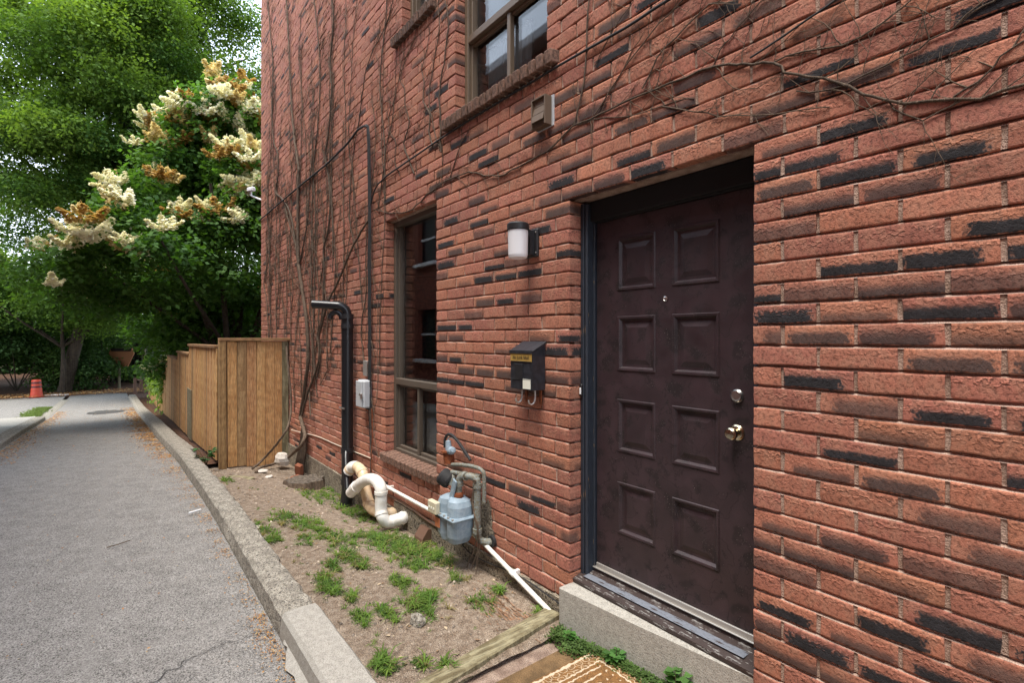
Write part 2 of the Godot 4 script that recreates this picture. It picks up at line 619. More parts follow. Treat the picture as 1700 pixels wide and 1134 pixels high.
	M.meter = mat(Color(1, 1, 1), 0.45, surface(107, 256, 0.03, 0.2, Color(0.50, 0.57, 0.62), Color(0.58, 0.64, 0.68), 0.04), 3.0)
	M.pipe_grey = mat(Color(1, 1, 1), 0.6, surface(110, 256, 0.05, 0.2, Color(0.50, 0.54, 0.54), Color(0.42, 0.38, 0.30), 0.12), 4.0)
	M.box_grey = mat(lin(0.44, 0.46, 0.48), 0.5)
	M.rust = mat(Color(1, 1, 1), 0.85, surface(113, 256, 0.04, 0.2, Color(0.40, 0.20, 0.10), Color(0.52, 0.28, 0.14), 0.2), 4.0)
	M.tan = mat(lin(0.12, 0.078, 0.048), 0.65)
	M.yellowed = mat(lin(0.55, 0.50, 0.36), 0.5)
	M.orange_label = mat(lin(0.50, 0.17, 0.07), 0.6)
	M.gold_label = mat(lin(0.38, 0.24, 0.06), 0.35)
	M.paper = mat(lin(0.72, 0.72, 0.62), 0.7)
	M.cream_wire = mat(lin(0.6, 0.52, 0.42), 0.6)
	M.brown_hood = mat(lin(0.13, 0.07, 0.045), 0.6)
	M.chalk = mat(Color(1, 1, 1), 0.95, surface(116, 256, 0.02, 0.2, Color(0.72, 0.69, 0.65), Color(0.86, 0.83, 0.79), 0.08), 3.0)
	M.loose_brick = mat(lin(0.33, 0.12, 0.065), 0.95, surface(119, 256, 0.03, 0.2, Color(0.85, 0.85, 0.85), Color(1, 1, 1), 0.15), 4.0)
	M.barrel = mat(lin(0.5, 0.06, 0.03), 0.5)
	M.barrel_band = mat(lin(0.35, 0.07, 0.05), 0.5)
	M.red = mat(lin(0.5, 0.05, 0.02), 0.5)
	M.siding = mat(lin(0.46, 0.47, 0.49), 0.6)
	M.dark_wood = mat(Color(0.2, 0.18, 0.16), 0.9, grey_wood, 1.5)
	M.pale_post = mat(Color(0.75, 0.75, 0.72), 0.9, grey_wood, 1.5)
	M.backboard = mat(lin(0.24, 0.10, 0.04), 0.8)
	M.interior = mat(lin(0.05, 0.047, 0.045), 0.95)
	M.curtain = mat(lin(0.05, 0.055, 0.065), 0.95)
	M.far_brick = mat(Color(1, 1, 1), 0.95, surface(122, 512, 0.02, 0.12, Color(0.42, 0.235, 0.18), Color(0.54, 0.31, 0.24), 0.2), 0.9)
	M.eave = mat(lin(0.45, 0.45, 0.46), 0.7)
	var g := StandardMaterial3D.new()
	g.transparency = BaseMaterial3D.TRANSPARENCY_ALPHA
	g.albedo_color = Color(0.06, 0.065, 0.07, 0.05)
	g.roughness = 0.0
	g.metallic_specular = 0.5
	M.glass = g
	var m := StandardMaterial3D.new()
	m.albedo_texture = mat_print()
	m.roughness = 1.0
	M.coir = m
	for leafy in ["leaf", "petal", "blade"]:
		var l := StandardMaterial3D.new()
		l.vertex_color_use_as_albedo = true
		l.roughness = 0.75
		l.backlight_enabled = true
		l.backlight = Color(1.0, 1.0, 0.7) if leafy != "petal" else Color(0.9, 0.9, 0.8)
		l.cull_mode = BaseMaterial3D.CULL_DISABLED
		M[leafy] = l
	M.litter = mat(Color.WHITE, 0.95, [], 1.0, 0.0, true)


# ---------------------------------------------------------------- the brick wall
var openings := [   # x0, x1, first course, course past the last
	[-1.995, -0.978, -20, 26],      # door
	[-4.41, -3.461, 2, 30],         # window beside the gas meter (its sill fills course 2)
	[-3.185, -2.18, 36, 54],        # upper window (sill in course 36)
	[-4.07, -3.56, 49, 66],         # high window
]
var sills := [[-4.46, -3.41, 2], [-3.31, -2.08, 36], [-4.2, -3.46, 49]]
var black_spots := []
var grey_spots := []
var shapes := {}


func ky(k: float) -> float:
	return BASE + k * PITCH


func brick_mesh(into: MB, at: Vector3, L: float, cell: int, s: int, nx: int, ny: int, tint: Color) -> void:
	var H := PITCH - 0.0105
	var r := RandomNumberGenerator.new()
	r.seed = s * 7919 + 13
	var D := 0.1
	var u0 := (cell % 4) * 0.25 + 0.004
	var v0 := int(cell / 4) * 0.0625 + 0.0012
	var us := 0.242 * minf(1.0, L / 0.227)
	var vs := 0.06
	var tilt := r.randf_range(-0.0015, 0.0025)
	var proud := r.randf_range(-0.0015, 0.0035)
	var grid := []
	for b in ny + 1:
		var row := []
		for a in nx + 1:
			var x := (float(a) / nx - 0.5) * L
			var y := (0.5 - float(b) / ny) * H
			var z := proud + tilt * (0.5 - float(b) / ny) * 2.0 + r.randf_range(-0.0012, 0.0012)
			if a == 0 or a == nx:
				x += r.randf_range(-0.002, 0.002)
				z -= 0.0015
			if b == 0 or b == ny:
				y += r.randf_range(-0.0024, 0.0018) * (1.0 if b == 0 else -1.0)
				z -= 0.0014 if b == ny else 0.0006
			elif ny > 1 and b == 1:
				z += r.randf_range(0.0, 0.003)
			row.append(into.put(at + Vector3(x, y, z), Vector3.ZERO, Vector2(u0 + us * a / nx, v0 + vs * b / ny), tint))
		grid.append(row)
	for b in ny + 1:
		for a in nx + 1:
			var l: Vector3 = into.v[grid[b][maxi(a - 1, 0)]]
			var rr: Vector3 = into.v[grid[b][mini(a + 1, nx)]]
			var t: Vector3 = into.v[grid[maxi(b - 1, 0)][a]]
			var d: Vector3 = into.v[grid[mini(b + 1, ny)][a]]
			into.n[grid[b][a]] = ((rr - l).cross(t - d).normalized() * 0.45 + Vector3(0, 0, 0.55)).normalized()
	for b in ny:
		for a in nx:
			into.face(grid[b][a], grid[b][a + 1], grid[b + 1][a + 1], grid[b + 1][a], Vector3(0, 0, 1))
	var back := Vector3(0, 0, -D)
	var rim := []
	for a in nx:
		rim.append([grid[0][a], grid[0][a + 1], Vector3.UP])
		rim.append([grid[ny][a], grid[ny][a + 1], Vector3.DOWN])
	for b in ny:
		rim.append([grid[b][0], grid[b + 1][0], Vector3.LEFT])
		rim.append([grid[b][nx], grid[b + 1][nx], Vector3.RIGHT])
	for e in rim:
		var p: Vector3 = into.v[e[0]]
		var q: Vector3 = into.v[e[1]]
		var pu: Vector2 = into.u[e[0]]
		var qu: Vector2 = into.u[e[1]]
		var o: Vector3 = e[2]
		var mid := Vector2(u0 + us * 0.5, v0 + vs * 0.5)
		var du := Vector2(signf(mid.x - pu.x) * 0.1, 0) if o.x != 0.0 else Vector2(0, signf(mid.y - pu.y) * 0.03)
		into.quad(p, q, Vector3(q.x, q.y, at.z) + back, Vector3(p.x, p.y, at.z) + back, o, tint, pu, qu, qu + du, pu + du)


func wall_rows() -> Array:      # every brick as [centre x, course, length]
	var bricks := []
	for k in range(LOW, HIGH):
		var cuts := []
		for o in openings:
			if k >= o[2] and k < o[3]:
				cuts.append([o[0], o[1]])
		for s in sills:
			if k == s[2]:
				cuts = cuts.filter(func(c): return not (c[0] > s[0] - 0.2 and c[1] < s[1] + 0.2))
				cuts.append([s[0], s[1]])
		cuts.sort_custom(func(a, b): return a[0] < b[0])
		var x := CORNER
		for c in cuts + [[RIGHT, RIGHT]]:
			var x0: float = x
			var x1: float = c[0]
			x = c[1]
			if x1 - x0 < 0.03:
				continue
			var half := posmod(k, 2) == 0
			var joints := [x0]
			if absf(x0 + 0.978) < 0.01:     # right of the door: from the jamb to the right
				var p := x0 + (0.107 if half else 0.229)
				while p < x1 - 0.04:
					joints.append(p)
					p += STEP
			else:
				var p := x1 - (0.113 if half else 0.232)
				if x1 >= RIGHT - 0.01:      # a whole course: its joints fall in with those right of the door
					p = -0.870 if half else -0.749
					while p < x1 - STEP:
						p += STEP
				var back := []
				while p > x0 + 0.05:
					back.append(p + rng.randf_range(-0.006, 0.006))
					p -= STEP
				back.reverse()
				joints.append_array(back)
			joints.append(x1)
			for j in joints.size() - 1:
				var l: float = joints[j] + (0.007 if j > 0 else 0.0)
				var r: float = joints[j + 1] - (0.007 if j + 1 < joints.size() - 1 else 0.0)
				bricks.append([(l + r) / 2.0, k, r - l])
	return bricks


func seen_size(p: Vector3) -> float:     # how large a brick at p shows, 0 outside the frame
	var q := cam.transform.affine_inverse() * p
	if q.z > -0.3 or absf(q.x / q.z) > 1.06 or absf(q.y / q.z) > 0.71:
		return 0.0
	return (p - cam.position).normalized().dot(Vector3(0, 0, -1)) / q.length_squared()


func tint_of(x: float, k: int) -> Color:
	var f := 1.0 + 0.10 * wob.get_noise_2d(x * 60.0, k * 9.0) + rng.randf_range(-0.12, 0.09)
	var g := rng.randf_range(-0.02, 0.02)
	return Color(f * (1.0 + g), f, f * (1.0 - g * 0.6))


func build_wall(house: Node3D) -> void:
	var bricks := wall_rows()
	# which bricks are burnt black or smeared: those that are in the photograph's near part, by chance further left
	var kind := PackedInt32Array()
	kind.resize(bricks.size())
	for spots in [[grey_spots, 1], [black_spots, 2]]:
		for s in spots[0]:
			var best := -1
			for k in bricks.size():
				if absf(s.y - ky(bricks[k][1] + 0.5)) < PITCH * 0.5 and absf(s.x - bricks[k][0]) <= bricks[k][2] / 2.0 + 0.012:
					best = k
					break
			if best >= 0:
				kind[best] = spots[1]
	for k in bricks.size():
		if kind[k] == 0:
			var x: float = bricks[k][0]
			var r := rng.randf()
			if x < -3.4:
				kind[k] = 2 if r < 0.022 else 1 if r < 0.13 else 0
			elif x > -0.2:
				kind[k] = 2 if r < 0.15 else 1 if r < 0.35 else 0
			elif r < 0.22:
				kind[k] = 2 if r < 0.03 else 1
	var order := range(bricks.size())
	var size := PackedFloat32Array()
	for b in bricks:
		size.append(seen_size(Vector3(b[0], ky(b[1] + 0.5), 0)) * b[2])
	order.sort_custom(func(a, b): return size[a] > size[b])
	var rest := MB.new()
	var n := 0
	for k in order:
		var b: Array = bricks[k]
		var cell: int = [rng.randi_range(0, 27), rng.randi_range(28, 39), rng.randi_range(40, 63)][kind[k]]
		var at := Vector3(b[0], ky(b[1] + 0.5), 0.0)
		n += 1
		if n <= 300:
			var whole: bool = absf(b[2] - 0.224) < 0.009
			var key := "%d" % cell if whole else "cut%d" % k
			if not shapes.has(key):
				var mb := MB.new()
				brick_mesh(mb, Vector3.ZERO, 0.224 if whole else b[2], cell, k, 5, 2, tint_of(b[0], b[1]))
				shapes[key] = mb.done()
			var o := obj("brick", shapes[key], M.brick, house, at + Vector3(0, 0, rng.randf_range(-0.0015, 0.0015)))
			o.rotation.z = rng.randf_range(-0.006, 0.006)
			if whole:
				o.scale.x = b[2] / 0.224
		else:
			var far: bool = b[0] < -5.0 or size[k] == 0.0
			brick_mesh(rest, at, b[2], cell, k, 3 if far else 5, 1 if far else 2, tint_of(b[0], b[1]))
	stuff(made("small_bricks", rest, M.brick, house))
	# mortar: a face behind the bricks and, in every bed joint, a bed that slopes in under the course above
	var mo := MB.new()
	for k in range(LOW, HIGH):
		var cuts := []
		for o in openings:
			if k >= o[2] and k < o[3]:
				cuts.append([o[0] - 0.012, o[1] + 0.012])
		cuts.sort_custom(func(a, b): return a[0] < b[0])
		var x := CORNER + 0.01
		for c in cuts + [[RIGHT, RIGHT]]:
			var x0: float = x
			var x1: float = c[0]
			x = c[1]
			var parts := maxi(1, int((x1 - x0) / 0.11))
			for j in parts:
				var a := lerpf(x0, x1, float(j) / parts)
				var d := lerpf(x0, x1, float(j + 1) / parts)
				var za := 0.002 * wob.get_noise_2d(a * 900.0, k * 37.0)
				var zd := 0.002 * wob.get_noise_2d(d * 900.0, k * 37.0)
				var y0 := ky(k) + 0.0065
				var y1 := ky(k + 1) - 0.0065
				mo.quad(Vector3(a, y0, za - 0.0065), Vector3(d, y0, zd - 0.0065), Vector3(d, y1, zd - 0.0065), Vector3(a, y1, za - 0.0065), Vector3(0, 0, 1))
				mo.quad(Vector3(a, y1, za - 0.003), Vector3(d, y1, zd - 0.003), Vector3(d, y1 + 0.013, zd - 0.018), Vector3(a, y1 + 0.013, za - 0.018), Vector3(0, 0.5, 1))
	made("mortar", mo, M.mortar, house)


func rects_around(mb: MB, x0: float, x1: float, y0: float, y1: float, holes: Array, z0: float, z1: float) -> void:
	var xs := [x0, x1]
	for h in holes:
		xs.append_array([h[0], h[1]])
	xs.sort()
	for k in xs.size() - 1:
		var a: float = xs[k]
		var b: float = xs[k + 1]
		if b - a < 0.001:
			continue
		var spans := []
		for h in holes:
			if h[0] < (a + b) / 2.0 and h[1] > (a + b) / 2.0:
				spans.append([h[2], h[3]])
		spans.sort_custom(func(p, q): return p[0] < q[0])
		var y := y0
		for s in spans + [[y1, y1]]:
			if s[0] - y > 0.001:
				mb.box(Vector3((a + b) / 2.0, (y + s[0]) / 2.0, (z0 + z1) / 2.0), Vector3(b - a, s[0] - y, z1 - z0))
			y = s[1]


func sill(house: Node3D, called: String, s: Array, depth: float, dark: float) -> void:
	# a rowlock sill: bricks on edge, tipped outwards
	var b := MB.new()
	var y: float = ky(s[2])
	b.box(Vector3((s[0] + s[1]) / 2.0, y + PITCH / 2.0 - 0.004, -0.06), Vector3(s[1] - s[0] - 0.01, PITCH - 0.014, 0.1))
	var base := made(called, b, M.foundation, house)
	var n := int(round((s[1] - s[0]) / 0.0745))
	for k in n:
		var w: float = (s[1] - s[0]) / n
		var mb := MB.new()
		var t := Transform3D(Basis(Vector3.RIGHT, 0.13 + rng.randf_range(-0.02, 0.02)), Vector3(s[0] + w * (k + 0.5), y + PITCH / 2.0, 0))
		var f := dark * rng.randf_range(0.72, 1.2)
		mb.box(Vector3(0, 0, depth / 2.0 - 0.06 + rng.randf_range(-0.004, 0.004)), Vector3(w - 0.014, PITCH - 0.003, 0.12 + depth), 0.006, t, Color(f, f * 0.98, f * 0.95))
		made("brick", mb, M.sill_brick, base)


func window_unit(house: Node3D, label: String, x0: float, x1: float, y0: float, y1: float, z: float, transom: float, mullion: float, fm: Material, curtain: bool) -> void:
	var f := MB.new()
	var w := 0.045
	f.box(Vector3(x0 + w / 2, (y0 + y1) / 2, z - 0.03), Vector3(w, y1 - y0, 0.07), 0.004)
	f.box(Vector3(x1 - w / 2, (y0 + y1) / 2, z - 0.03), Vector3(w, y1 - y0, 0.07), 0.004)
	f.box(Vector3((x0 + x1) / 2, y0 + w / 2, z - 0.028), Vector3(x1 - x0 - 2 * w, w, 0.066), 0.004)
	f.box(Vector3((x0 + x1) / 2, y1 - w / 2, z - 0.028), Vector3(x1 - x0 - 2 * w, w, 0.066), 0.004)
	# an inner stop all round
	f.box(Vector3(x0 + w + 0.012, (y0 + y1) / 2, z - 0.045), Vector3(0.022, y1 - y0 - 2 * w, 0.05), 0.003)
	f.box(Vector3(x1 - w - 0.012, (y0 + y1) / 2, z - 0.045), Vector3(0.022, y1 - y0 - 2 * w, 0.05), 0.003)
	var win := made("window", f, fm, house)
	win.set_meta("label", label)
	var t := MB.new()
	t.box(Vector3((x0 + x1) / 2, transom, z - 0.018), Vector3(x1 - x0 - 2 * w - 0.004, 0.058, 0.05), 0.005)
	made("transom", t, fm, win)
	var m := MB.new()
	m.box(Vector3(mullion, (y0 + w + transom - 0.03) / 2, z - 0.026), Vector3(0.034, transom - 0.033 - y0 - w, 0.04), 0.004)
	made("mullion", m, fm, win)
	var s := MB.new()      # the sash rails round the two lower panes
	for p in [[x0 + w + 0.024, mullion - 0.018], [mullion + 0.018, x1 - w - 0.024]]:
		s.box(Vector3((p[0] + p[1]) / 2, y0 + w + 0.014, z - 0.038), Vector3(p[1] - p[0], 0.026, 0.03), 0.003)
		s.box(Vector3((p[0] + p[1]) / 2, transom - 0.04, z - 0.038), Vector3(p[1] - p[0], 0.02, 0.03), 0.003)
	made("sash_rail", s, fm, win)
	for p in [[x0 + w, x1 - w, transom, y1 - w, z - 0.05], [x0 + w, mullion, y0 + w, transom, z - 0.053], [mullion, x1 - w, y0 + w, transom, z - 0.045]]:
		var g := MB.new()
		g.quad(Vector3(p[0], p[2], p[4]), Vector3(p[1], p[2], p[4]), Vector3(p[1], p[3], p[4]), Vector3(p[0], p[3], p[4]), Vector3(0, 0, 1))
		g.quad(Vector3(p[0], p[2], p[4] - 0.014), Vector3(p[1], p[2], p[4] - 0.014), Vector3(p[1], p[3], p[4] - 0.014), Vector3(p[0], p[3], p[4] - 0.014), Vector3(0, 0, 1))
		made("pane", g, M.glass, win)
	if curtain:
		var c := MB.new()
		var n := 40
		for k in n:
			var a := lerpf(x0 + 0.03, x0 + (x1 - x0) * 0.55, float(k) / n)
			var b := lerpf(x0 + 0.03, x0 + (x1 - x0) * 0.55, float(k + 1) / n)
			c.quad(Vector3(a, y0 - 0.1, z - 0.2 + 0.02 * sin(k * 1.3)), Vector3(b, y0 - 0.1, z - 0.2 + 0.02 * sin(k * 1.3 + 1.3)), Vector3(b, transom, z - 0.2 + 0.02 * sin(k * 1.3 + 1.3)), Vector3(a, transom, z - 0.2 + 0.02 * sin(k * 1.3)), Vector3(0, 0, 1))
		made("curtain", c, M.curtain, win)


func build_door(house: Node3D) -> void:
	var x0 := -1.936
	var x1 := -1.022
	var y0 := 0.228
	var y1 := 2.135
	var z := -0.155
	var d := MB.new()
	var cols := [[-1.79, -1.548], [-1.452, -1.208]]
	var rows := [[0.46, 0.735], [0.895, 1.175], [1.325, 1.615], [1.75, 2.03]]
	var xs := [x0, cols[0][0], cols[0][1], cols[1][0], cols[1][1], x1]
	var ys := [y0, rows[0][0], rows[0][1], rows[1][0], rows[1][1], rows[2][0], rows[2][1], rows[3][0], rows[3][1], y1]
	for a in 5:
		for b in 9:
			if (a == 1 or a == 3) and b % 2 == 1:
				continue
			d.quad(Vector3(xs[a], ys[b], z), Vector3(xs[a + 1], ys[b], z), Vector3(xs[a + 1], ys[b + 1], z), Vector3(xs[a], ys[b + 1], z), Vector3(0, 0, 1))
	d.box(Vector3((x0 + x1) / 2, (y0 + y1) / 2, z - 0.033), Vector3(x1 - x0, y1 - y0, 0.03))
	d.quad(Vector3(x0, y0, z), Vector3(x0, y1, z), Vector3(x0, y1, z - 0.03), Vector3(x0, y0, z - 0.03), Vector3.LEFT)
	d.quad(Vector3(x1, y0, z), Vector3(x1, y1, z), Vector3(x1, y1, z - 0.03), Vector3(x1, y0, z - 0.03), Vector3.RIGHT)
	var door := made("door", d, M.door, house)
	door.set_meta("label", "dark purple brown eight panel door with scuffed paint")
	for c in cols:
		for r in rows:
			var p := MB.new()
			var steps := [[0.0, 0.0], [0.004, 0.005], [0.014, 0.004], [0.024, -0.01], [0.036, -0.01], [0.062, -0.003]]
			for k in steps.size() - 1:
				var i0: float = steps[k][0]
				var i1: float = steps[k + 1][0]
				var za: float = z + steps[k][1]
				var zb: float = z + steps[k + 1][1]
				var A := [Vector3(c[0] + i0, r[0] + i0, za), Vector3(c[1] - i0, r[0] + i0, za), Vector3(c[1] - i0, r[1] - i0, za), Vector3(c[0] + i0, r[1] - i0, za)]
				var B := [Vector3(c[0] + i1, r[0] + i1, zb), Vector3(c[1] - i1, r[0] + i1, zb), Vector3(c[1] - i1, r[1] - i1, zb), Vector3(c[0] + i1, r[1] - i1, zb)]
				for e in 4:
					p.quad(A[e], A[(e + 1) % 4], B[(e + 1) % 4], B[e], Vector3(0, 0, 1))
			var q := 0.062
			p.quad(Vector3(c[0] + q, r[0] + q, z - 0.003), Vector3(c[1] - q, r[0] + q, z - 0.003), Vector3(c[1] - q, r[1] - q, z - 0.003), Vector3(c[0] + q, r[1] - q, z - 0.003), Vector3(0, 0, 1))
			made("door_panel", p, M.door, door)
	var out := Basis(Vector3.RIGHT, PI / 2)     # turns y to z
	var k := MB.new()
	k.lathe([Vector2(0.0, 0.0), Vector2(0.034, 0.0), Vector2(0.034, 0.004), Vector2(0.027, 0.01), Vector2(0.014, 0.013), Vector2(0.012, 0.028), Vector2(0.02, 0.034), Vector2(0.0265, 0.042), Vector2(0.028, 0.05), Vector2(0.026, 0.058), Vector2(0.02, 0.064), Vector2(0.0, 0.066)], 28, Transform3D(out, Vector3(-1.128, 1.092, z)))
	made("door_knob", k, M.brass, door)
	var l := MB.new()
	l.lathe([Vector2(0.0, 0.0), Vector2(0.029, 0.0), Vector2(0.029, 0.006), Vector2(0.022, 0.014), Vector2(0.016, 0.015), Vector2(0.0, 0.015)], 24, Transform3D(out, Vector3(-1.126, 1.25, z)))
	l.box(Vector3(-1.126, 1.25, z + 0.0155), Vector3(0.003, 0.011, 0.002))
	made("deadbolt", l, M.steel, door)
	var e := MB.new()
	e.lathe([Vector2(0.0, 0.0), Vector2(0.0125, 0.0), Vector2(0.0125, 0.003), Vector2(0.008, 0.005), Vector2(0.006, 0.003), Vector2(0.0, 0.004)], 20, Transform3D(out, Vector3(-1.49, 1.69, z)))
	made("peephole", e, M.steel, door)
	var sw := MB.new()
	sw.box(Vector3((x0 + x1) / 2, y0 + 0.013, z + 0.006), Vector3(x1 - x0 - 0.006, 0.026, 0.01), 0.002)
	made("door_sweep", sw, M.alu, door)
	# frame: jambs, stops and a stepped brick mould
	var f := MB.new()
	for s in [[-1.995, 1.0], [-0.978, -1.0]]:
		var xx: float = s[0]
		var g: float = s[1]
		f.box(Vector3(xx + g * 0.013, 1.215, -0.098), Vector3(0.024, 2.06, 0.03), 0.003)
		f.box(Vector3(xx + g * 0.035, 1.215, -0.103), Vector3(0.02, 2.06, 0.03), 0.006)
		f.box(Vector3(xx + g * 0.022, 1.215, -0.128), Vector3(0.04, 2.06, 0.03), 0.003)
		f.box(Vector3(xx + g * 0.027, 1.215, -0.19), Vector3(0.05, 2.06, 0.1), 0.003)
	pass
	made("door_frame", f, M.frame_paint, house)
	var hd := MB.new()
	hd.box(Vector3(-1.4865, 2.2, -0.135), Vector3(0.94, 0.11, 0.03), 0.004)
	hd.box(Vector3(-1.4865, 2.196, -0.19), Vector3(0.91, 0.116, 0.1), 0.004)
	made("door_head", hd, M.head_shade, house)
	var th := MB.new()
	var prof := PackedVector2Array([Vector2(0.23, 0.159), Vector2(0.025, 0.159), Vector2(0.025, 0.176), Vector2(0.06, 0.186), Vector2(0.14, 0.203), Vector2(0.145, 0.222), Vector2(0.23, 0.222)])
	th.prism(prof, -0.979, -1.994, Transform3D(Basis(Vector3(0, 0, -1), Vector3.UP, Vector3(1, 0, 0)), Vector3.ZERO))
	made("threshold", th, M.sill_paint, house)
	var ws := MB.new()
	ws.box(Vector3(-1.5, 0.1945, -0.087), Vector3(0.9, 0.003, 0.055), 0.001, Transform3D(Basis(Vector3.RIGHT, 0.0), Vector3.ZERO))
	made("worn_strip", ws, M.worn, house)
	var tr := MB.new()
	tr.box(Vector3(-1.4865, 0.226, -0.149), Vector3(0.93, 0.007, 0.03), 0.002)
	made("threshold_strip", tr, M.alu, house)
	var bell := MB.new()
	bell.box(Vector3(-1.982, 1.21, -0.077), Vector3(0.02, 0.068, 0.014), 0.004)
	var be := made("doorbell", bell, M.black, house)
	var bt := MB.new()
	bt.box(Vector3(-1.981, 1.205, -0.068), Vector3(0.011, 0.036, 0.006), 0.002)
	made("button", bt, M.white_paint, be)


func build_house() -> void:
	var house := thing("brick_house", "red brick house with burnt black bricks, dark door, windows and dead vines", "house")
	build_wall(house)
	var sb: StandardMaterial3D = mat(lin(0.30, 0.17, 0.12), 0.95, surface(131, 256, 0.03, 0.25, Color(0.62, 0.62, 0.62), Color(1, 1, 1), 0.2), 5.0, 0.8, true)
	M.sill_brick = sb
	var holes := []
	for o in openings:
		holes.append([o[0] - 0.012, o[1] + 0.012, maxf(ky(o[2]), -1.5) if o[2] > -10 else -0.02, ky(o[3])])
	var b := MB.new()
	rects_around(b, CORNER + 0.02, RIGHT - 0.02, -1.5, ky(HIGH) - 0.01, holes, -0.2, -0.05)
	made("wall", b, M.mortar, house)
	var s := MB.new()
	var top := ky(HIGH)
	s.box(Vector3(CORNER + 0.12, top / 2 - 0.75, -4.1), Vector3(0.2, top + 1.48, 7.78))
	s.box(Vector3(RIGHT - 0.12, top / 2 - 0.75, -4.1), Vector3(0.2, top + 1.48, 7.78))
	s.box(Vector3((CORNER + RIGHT) / 2, top / 2 - 0.75, -8.1), Vector3(RIGHT - CORNER, top + 1.48, 0.2))
	made("wall", s, M.far_brick, house)
	var r := MB.new()
	r.box(Vector3((CORNER + RIGHT) / 2, top + 0.06, -4.1), Vector3(RIGHT - CORNER + 0.1, 0.12, 8.25), 0.02)
	made("roof", r, M.eave, house)
	var inner := MB.new()
	inner.box(Vector3((CORNER + RIGHT) / 2, 0.1, -3.0), Vector3(RIGHT - CORNER - 0.6, 0.1, 5.4))
	inner.box(Vector3((CORNER + RIGHT) / 2, 2.8, -3.0), Vector3(RIGHT - CORNER - 0.6, 0.1, 5.4))
	inner.box(Vector3((CORNER + RIGHT) / 2, 4.0, -5.6), Vector3(RIGHT - CORNER - 0.6, 7.6, 0.1))
	inner.box(Vector3(-2.05, 1.45, -2.9), Vector3(0.1, 2.55, 5.2))
	made("interior_partition", inner, M.interior, house)
	var desk := MB.new()
	desk.box(Vector3(-4.1, 0.92, -1.0), Vector3(1.1, 0.04, 0.6), 0.004)
	desk.box(Vector3(-4.6, 0.53, -1.0), Vector3(0.04, 0.74, 0.5), 0.004)
	desk.box(Vector3(-3.6, 0.53, -1.0), Vector3(0.04, 0.74, 0.5), 0.004)
	tag(made("desk", desk, M.pale_post), "pale desk seen dimly behind the lower window glass", "desk")
	# foundation
	var f := MB.new()
	for seg in [[CORNER, -4.2, -0.022], [-4.2, -2.0, 0.05]]:
		var n := int((seg[1] - seg[0]) / 0.2)
		for k in n:
			var a := lerpf(seg[0], seg[1], float(k) / n)
			var d := lerpf(seg[0], seg[1], float(k + 1) / n)
			var ya: float = seg[2] + 0.008 * wob.get_noise_1d(a * 300.0)
			var yd: float = seg[2] + 0.008 * wob.get_noise_1d(d * 300.0)
			var za := 0.016 + 0.006 * wob.get_noise_1d(a * 500.0 + 70.0)
			var zd := 0.016 + 0.006 * wob.get_noise_1d(d * 500.0 + 70.0)
			f.quad(Vector3(a, -1.5, za + 0.03), Vector3(d, -1.5, zd + 0.03), Vector3(d, yd, zd), Vector3(a, ya, za), Vector3(0, 0, 1))
			f.quad(Vector3(a, ya, za), Vector3(d, yd, zd), Vector3(d, yd + 0.008, -0.05), Vector3(a, ya + 0.008, -0.05), Vector3.UP)
	made("foundation", f, M.foundation, house)
	sill(house, "window_sill", sills[0], 0.045, 1.5)
	sill(house, "window_sill", sills[1], 0.055, 0.95)
	sill(house, "window_sill", sills[2], 0.05, 0.72)
	window_unit(house, "tall bronze framed window with brick sill, beside the gas meter", -4.41, -3.461, 0.44, 2.573, -0.085, 1.1, -3.945, M.bronze_lower, false)
	window_unit(house, "upper bronze framed window reflecting sky above the vent", -3.185, -2.18, 3.105, 4.46, -0.085, 3.69, -2.665, M.bronze_frame, true)
	window_unit(house, "small high window cut off by the top edge", -4.07, -3.56, 4.12, 5.4, -0.085, 4.75, -3.81, M.bronze_frame, false)
	build_door(house)
	# patches of mortar beside the meter
	var p := MB.new()
	p.blob(Vector3(-2.785, 0.259, 0), Vector3(0.16, 0.3, 0.024), wob, 0.5, 8, 12)
	made("mortar_patch", p, M.foundation, house)


# ---------------------------------------------------------------- ground
func sheet(x0: float, x1: float, nx: int, z0: Callable, z1: Callable, nz: int, y: Callable) -> MB:
	var b := MB.new()
	for a in nx + 1:
		for c in nz + 1:
			var x := lerpf(x0, x1, float(a) / nx)
			var z := lerpf(z0.call(x), z1.call(x), float(c) / nz)
			b.put(Vector3(x, y.call(x, z), z), Vector3.UP, Vector2(x, z))
	for a in nx + 1:
		for c in nz + 1:
			var k := a * (nz + 1) + c
			var l: Vector3 = b.v[maxi(a - 1, 0) * (nz + 1) + c]
			var r: Vector3 = b.v[mini(a + 1, nx) * (nz + 1) + c]
			var t: Vector3 = b.v[a * (nz + 1) + maxi(c - 1, 0)]
			var d: Vector3 = b.v[a * (nz + 1) + mini(c + 1, nz)]
			var nn := (d - t).cross(r - l).normalized()
			b.n[k] = nn if nn.y > 0 else -nn
	for a in nx:
		for c in nz:
			var k := a * (nz + 1) + c
			b.face(k, k + 1, k + nz + 2, k + nz + 1, Vector3.UP)
	return b


